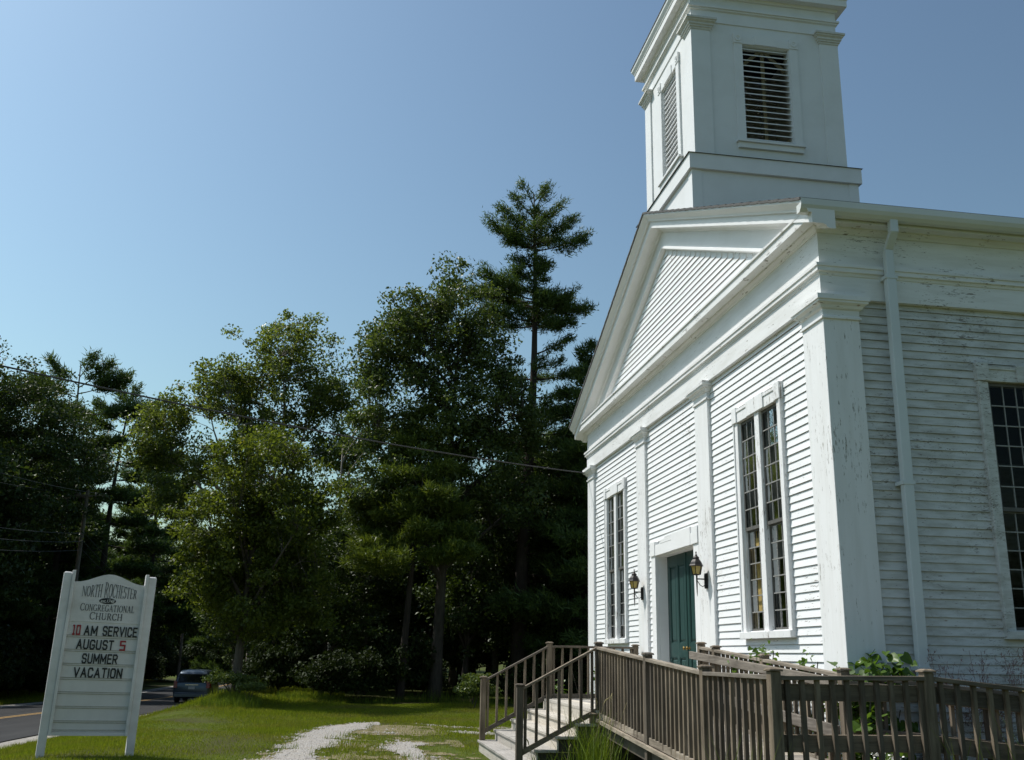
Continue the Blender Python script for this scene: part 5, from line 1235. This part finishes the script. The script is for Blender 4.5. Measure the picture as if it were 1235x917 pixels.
am2 = np.maximum(gravel_amount(X, Y) + .14 + .10 * fbm(X, Y, 31, 3, 4) + .08 * fbm(X, Y, 34, 8, 3), np.where((Y > -5.3) & (Y < -3.0) & (X > -13) & (X < -5), .0 + .15 * fbm(X, Y, 32, 1.6, 4) + .12 * fbm(X, Y, 33, 6, 4), -1)); keep = am2[:-1, :-1] > 0
V = np.stack([X, Y, ground_z(X, Y) + .006], -1).reshape(-1, 3)
I, J = np.nonzero(keep); A = I * ny_ + J; F = np.stack([A, A + ny_, A + ny_ + 1, A + 1], 1)
used = np.unique(F); mp_ = np.zeros(len(V), np.int64); mp_[used] = np.arange(len(used))
tag(np_mesh('worn_ground', V[used], mp_[F], MT['soil'], smooth=True), kind='structure')
# loose stones
n = 9000; sx = rng.uniform(-14.5, 0, n); sy = rng.uniform(-6.6, -2, n); a = gravel_amount(sx, sy); k = a > rng.uniform(-.22, .1, n); sx, sy = sx[k], sy[k]; n = len(sx)
oc = np.array([(1, 0, 0), (0, 1, 0), (-1, 0, 0), (0, -1, 0), (0, 0, 1)], float); of = np.array([(0, 1, 4), (1, 2, 4), (2, 3, 4), (3, 0, 4)])
sc = rng.uniform(.012, .034, n); th = rng.uniform(0, 6.28, n)
V = oc[None] * np.stack([sc, sc * rng.uniform(.6, 1, n), sc * rng.uniform(.4, .8, n)], 1)[:, None]
V = np.stack([V[..., 0] * np.cos(th)[:, None] - V[..., 1] * np.sin(th)[:, None], V[..., 0] * np.sin(th)[:, None] + V[..., 1] * np.cos(th)[:, None], V[..., 2]], -1) + np.stack([sx, sy, ground_z(sx, sy) + .014], 1)[:, None]
tag(np_mesh('loose_stones', V.reshape(-1, 3), (np.arange(n)[:, None, None] * 5 + of[None]).reshape(-1, 3), MT['gravel']), kind='stuff')

# ------------------------------------------------------------------ grass
def blades(x, y, h, w, r, lean=.45, z=None):
    n = len(x); th = r.uniform(0, 6.283, n); la = r.uniform(0, 6.283, n); ll = h * lean * r.uniform(.2, 1.2, n)
    b = np.stack([x, y, ground_z(x, y) - .01 if z is None else z], 1); s = np.stack([np.cos(th), np.sin(th), np.zeros(n)], 1) * (w / 2)[:, None]
    m_ = b + np.stack([np.cos(la) * ll * .3, np.sin(la) * ll * .3, h * .55], 1); t = b + np.stack([np.cos(la) * ll, np.sin(la) * ll, h], 1)
    V = np.stack([b - s, b + s, m_ + s * .8, m_ - s * .8, t], 1).reshape(-1, 3); i = np.arange(n)[:, None] * 5
    F = np.concatenate([i + [0, 1, 2], i + [0, 2, 3], i + [3, 2, 4]], 0); return V, F
def lawn(name, n, x0, x1, y0, y1, hmin, hmax, mask, w=(.006, .012), mat='grass', seed=1, kind='stuff'):
    r = np.random.default_rng(seed); x = r.uniform(x0, x1, n); y = r.uniform(y0, y1, n); k = mask(x, y, r); x, y = x[k], y[k]
    hh = (hmin + (hmax - hmin) * r.uniform(0, 1, len(x)) ** 1.6) * (1 + .35 * fbm(x, y, 9, .8, 3))
    V, F = blades(x, y, np.clip(hh, .015, 2), r.uniform(w[0], w[1], len(x)), r)
    return tag(np_mesh(name, V, F, MT[mat]), kind=kind)
def near_mask(x, y, r):
    a = gravel_amount(x, y); k = (a < r.uniform(-.30, .10, len(x)))
    worn = (y > -5.6) & (y < -3.2) & (x > -13.5) & (x < -4); k &= ~(worn & (r.uniform(0, 1, len(x)) < .42 + .25 * fbm(x, y, 13, 1.4, 3)))
    k &= (y > ROAD_N + .5 + .2 * fbm(x, y, 4, 2, 3)); k &= ~((x > SX0 - .1) & (y > -2.86) & (x < 2.2)); k &= ~((x > -W) & (y > 0) & (x < 0))
    return k
lawn('grass', 330000, -24.0, -4.0, -12.4, 0.0, .022, .085, near_mask, (.005, .011), seed=1)
lawn('grass', 60000, -48, -22, -12.6, -4.0, .05, .16, lambda x, y, r: (y < -5.0 - .35 * (x + 22) * 0) & (y > ROAD_N + .4), (.012, .025), seed=2)
lawn('grass', 40000, -60, -22, -26, ROAD_F - .8, .05, .2, lambda x, y, r: r.uniform(0, 1, len(x)) < 1, (.015, .03), seed=3)
lawn('wild_grass', 9000, -25.6, -23.0, -7.2, 6.0, .10, .45, lambda x, y, r: (x < -23.9 + .4 * fbm(x, y, 3, .8, 3)), (.008, .016), mat='weed', seed=4)
lawn('wild_grass', 9000, -14, -5, -7, -3.0, .05, .13, lambda x, y, r: (np.abs(gravel_amount(x, y) + .02) < .12) & (fbm(x, y, 44, 5, 3) > .25), (.006, .010), mat='weed', seed=5)
lawn('wild_grass', 3500, -23.6, -19.5, -9.1, -7.4, .10, .26, lambda x, y, r: (fbm(x, y, 8, 1.2, 3) > .1), (.008, .014), mat='weed', seed=6)
def clump(label, x, y, n, h, spread, seed, heads=0, name='grass_clump', mat='weed', headmat='straw', w=(.006, .013), lean=.55, z0=None):
    r = np.random.default_rng(seed); z = gz(x, y) if z0 is None else z0; root = thing(name, label, 'grass clump', (x, y, z))
    bx, by = r.normal(size=n) * spread[0], r.normal(size=n) * spread[1]
    V, F = blades(bx, by, h * r.uniform(.35, 1.05, n), r.uniform(*w, n), r, lean, z=np.full(n, -.02)); np_mesh('blades', V, F, MT[mat], root)
    for i in range(heads):
        a, b_ = r.normal() * spread[0], r.normal() * spread[1]; ax, ay = r.normal() * .14 * h, r.normal() * .14 * h; hh = h * r.uniform(.75, 1.12)
        mb = MB(); mb.tube([(a, b_, 0), (a + ax * .4, b_ + ay * .4, hh * .6), (a + ax, b_ + ay, hh)], [.003, .0025, .002], 4)
        mb.tube([(a + ax, b_ + ay, hh - .01), (a + ax * 1.15, b_ + ay * 1.15, hh + .035), (a + ax * 1.5, b_ + ay * 1.5, hh + .075)], [.004, .010, .004], 6)
        mb.build('seed_head', MT[headmat], root)
    return root
clump('bright tall grass with plumed seed heads growing against the ramp beside the steps', -2.95, -1.98, 420, .95, (.42, .10), 1, 7)
clump('low leafy grass at the side of the wooden steps', -3.55, -2.25, 300, .42, (.35, .22), 2, 4)
clump('tall rank grass in front of the ramp railing at the right edge', 2.35, .55, 260, 1.28, (.12, .36), 3, 5, lean=.4)
clump('grass blades rising at the corner post of the ramp', 1.75, -2.0, 70, 1.02, (.25, .10), 4, 0, lean=.35)
clump('thin tufts of grass between the steps and the church wall', -7.9, -1.0, 260, .8, (.3, .45), 6, 3)
# fine reddish grass panicles against the side wall
r = np.random.default_rng(91); root = thing('panicle_grass', 'fine reddish seed panicles of wild grass against the shaded side wall', 'wild grass', (0.28, 1.55, 0.0))
VV, FF, o = [], [], 0
for i in range(46):
    y = r.normal() * .45; x = r.normal() * .07; hh = r.uniform(1.15, 1.75); lx, ly = r.normal() * .08, r.normal() * .16
    P0 = np.array([x, y, .2]); P1 = np.array([x + lx, y + ly, hh])
    segs = [(P0, P1, .0022)]
    for k in range(14):
        t = r.uniform(.68, 1.0); c = P0 + (P1 - P0) * t; d = r.normal(size=3) * [.5, 1, .7]; d[2] = abs(d[2]); d = d / np.linalg.norm(d) * r.uniform(.05, .16); segs.append((c, c + d, .0013))
        for j in range(3):
            c2 = c + d * r.uniform(.4, 1); d2 = r.normal(size=3) * .02; segs.append((c2, c2 + d2, .0035))
    for a, b_, w in segs:
        s = np.array([0, 1, 0]) * w; u = np.array([w, 0, w]); VV.append(np.array([a - s, a + s, b_ + s, b_ - s])); FF.append(np.array([[0, 1, 2, 3]]) + o); o += 4
np_mesh('panicle', np.concatenate(VV), np.concatenate(FF), MT['seed'], root)
# heart-leaved vines at the ramp
def vine(label, loc, spots, n, size, seed, name='vine', cat='vine'):
    r = np.random.default_rng(seed); root = thing(name, label, cat, loc); C = []
    mb = MB(); prev = None
    for (x, y, z, s) in spots:
        m_ = int(n * s); g = np.clip(r.normal(size=(m_, 3)), -1.6, 1.6) * np.array([.14, .07, .11]) * max(.6, s ** .5); C.append(np.array([x, y, z]) - np.array(loc) + g)
        c = (x - loc[0], y - loc[1], z - loc[2])
        mb.tube([(c[0] + .05, c[1] + .02, 0.0 if prev is None else prev[2]), ((c[0] + (prev or c)[0]) / 2, (c[1] + (prev or c)[1]) / 2, c[2] * .7), c], [.006, .005, .003], 4); prev = c
    mb.build('stem', MT['bark_oak'], root); C = np.concatenate(C); m_ = len(C)
    d = r.normal(size=(m_, 3)) * [1, 1, .35]; d[:, 2] -= .45; d /= np.linalg.norm(d, axis=1)[:, None]
    nr = r.normal(size=(m_, 3)) * .5 + [.3, -.3, 1]; s = np.cross(d, nr); s /= np.linalg.norm(s, axis=1)[:, None]; u = np.cross(s, d)
    out = [(0, 0, 0), (-.12, .32, .06), (.12, .46, .08), (.45, .38, .05), (.75, .2, .0), (1, 0, -.1), (.75, -.2, 0), (.45, -.38, .05), (.12, -.46, .08), (-.12, -.32, .06)]
    L = size * r.uniform(.5, 1.15, m_)
    V = np.stack([C + (d * a + s * b_ + u * e_) * L[:, None] for a, b_, e_ in out], 1).reshape(-1, 3); i = np.arange(m_)[:, None] * 10
    F = np.concatenate([i + [0, k, k + 1] for k in range(1, 9)], 0); np_mesh('leaves', V, F, MT['vine'], root); return root
vine('bright heart-leaved vine heaped at the church corner behind the ramp landing', (.30, -.12, 0), [(.20, -.10, .55, 1), (.35, -.1, .85, 1.2), (.25, -.06, 1.1, 1.3), (.22, .05, 1.34, 1.4), (.24, .22, 1.46, 1.3), (.26, .36, 1.46, 1.0), (.10, -.12, 1.40, .7), (.3, .1, 1.1, 1.0), (.35, .3, .8, 1.0), (.4, 0, .5, 1.0), (.15, -.2, 1.2, 1), (.5, -.2, 1.2, .8), (.7, -.2, .9, .9), (1.0, -.2, .7, .9)], 46, .118, 1)
vine('leafy vine climbing the inner ramp railing below the front window', (-1.6, -.16, 0), [(-1.9, -.2, .6, .8), (-1.7, -.2, .9, .8), (-1.5, -.2, 1.2, .8), (-1.55, -.28, 1.5, .9), (-1.5, -.3, 1.66, .8), (-1.25, -.3, 1.52, .6), (-2.1, -.36, 1.5, .5), (-1.1, -.2, 1.1, .8), (-.8, -.2, .8, .9)], 52, .062, 2)
vine('small sprig of vine on the inner ramp railing nearest the white corner post', (-.45, -.18, 0), [(-.5, -.18, .6, .8), (-.45, -.2, .9, .9), (-.35, -.2, 1.15, .9), (-.42, -.3, 1.40, .4), (-.40, -.3, 1.55, .35), (-.15, -.3, 1.42, .3)], 42, .068, 3)
vine('leafy weeds growing between the far end of the landing and the church wall', (-7.85, -.6, 0), [(-7.8, -.5, .5, 1), (-7.75, -.9, .8, 1), (-7.8, -.4, 1.1, 1), (-7.7, -.7, 1.3, .8), (-7.8, -1.2, .7, 1), (-7.8, -1.4, 1.0, .8)], 40, .08, 4)
# white flower heads by the landing
r = np.random.default_rng(95); root = thing('wildflower', 'white flower clusters on thin stems seen through the ramp balusters', 'flowers', (1.62, -.62, .5))
for (dx, dy, z) in ((0, 0, .30), (.02, .15, .25), (.10, -.05, .22), (.0, .08, .38)):
    mb = MB().tube([(dx * .4, dy * .4, -.5), (dx, dy, z)], [.004, .003], 4); mb.build('stem', MT['weed'], root)
    c = np.array([dx, dy, z]) + r.normal(size=(60, 3)) * [.028, .028, .02]; V, F = leaf_quads(c, .022, r, aspect=.9); np_mesh('flower_head', V, F, MT['flower'], root)
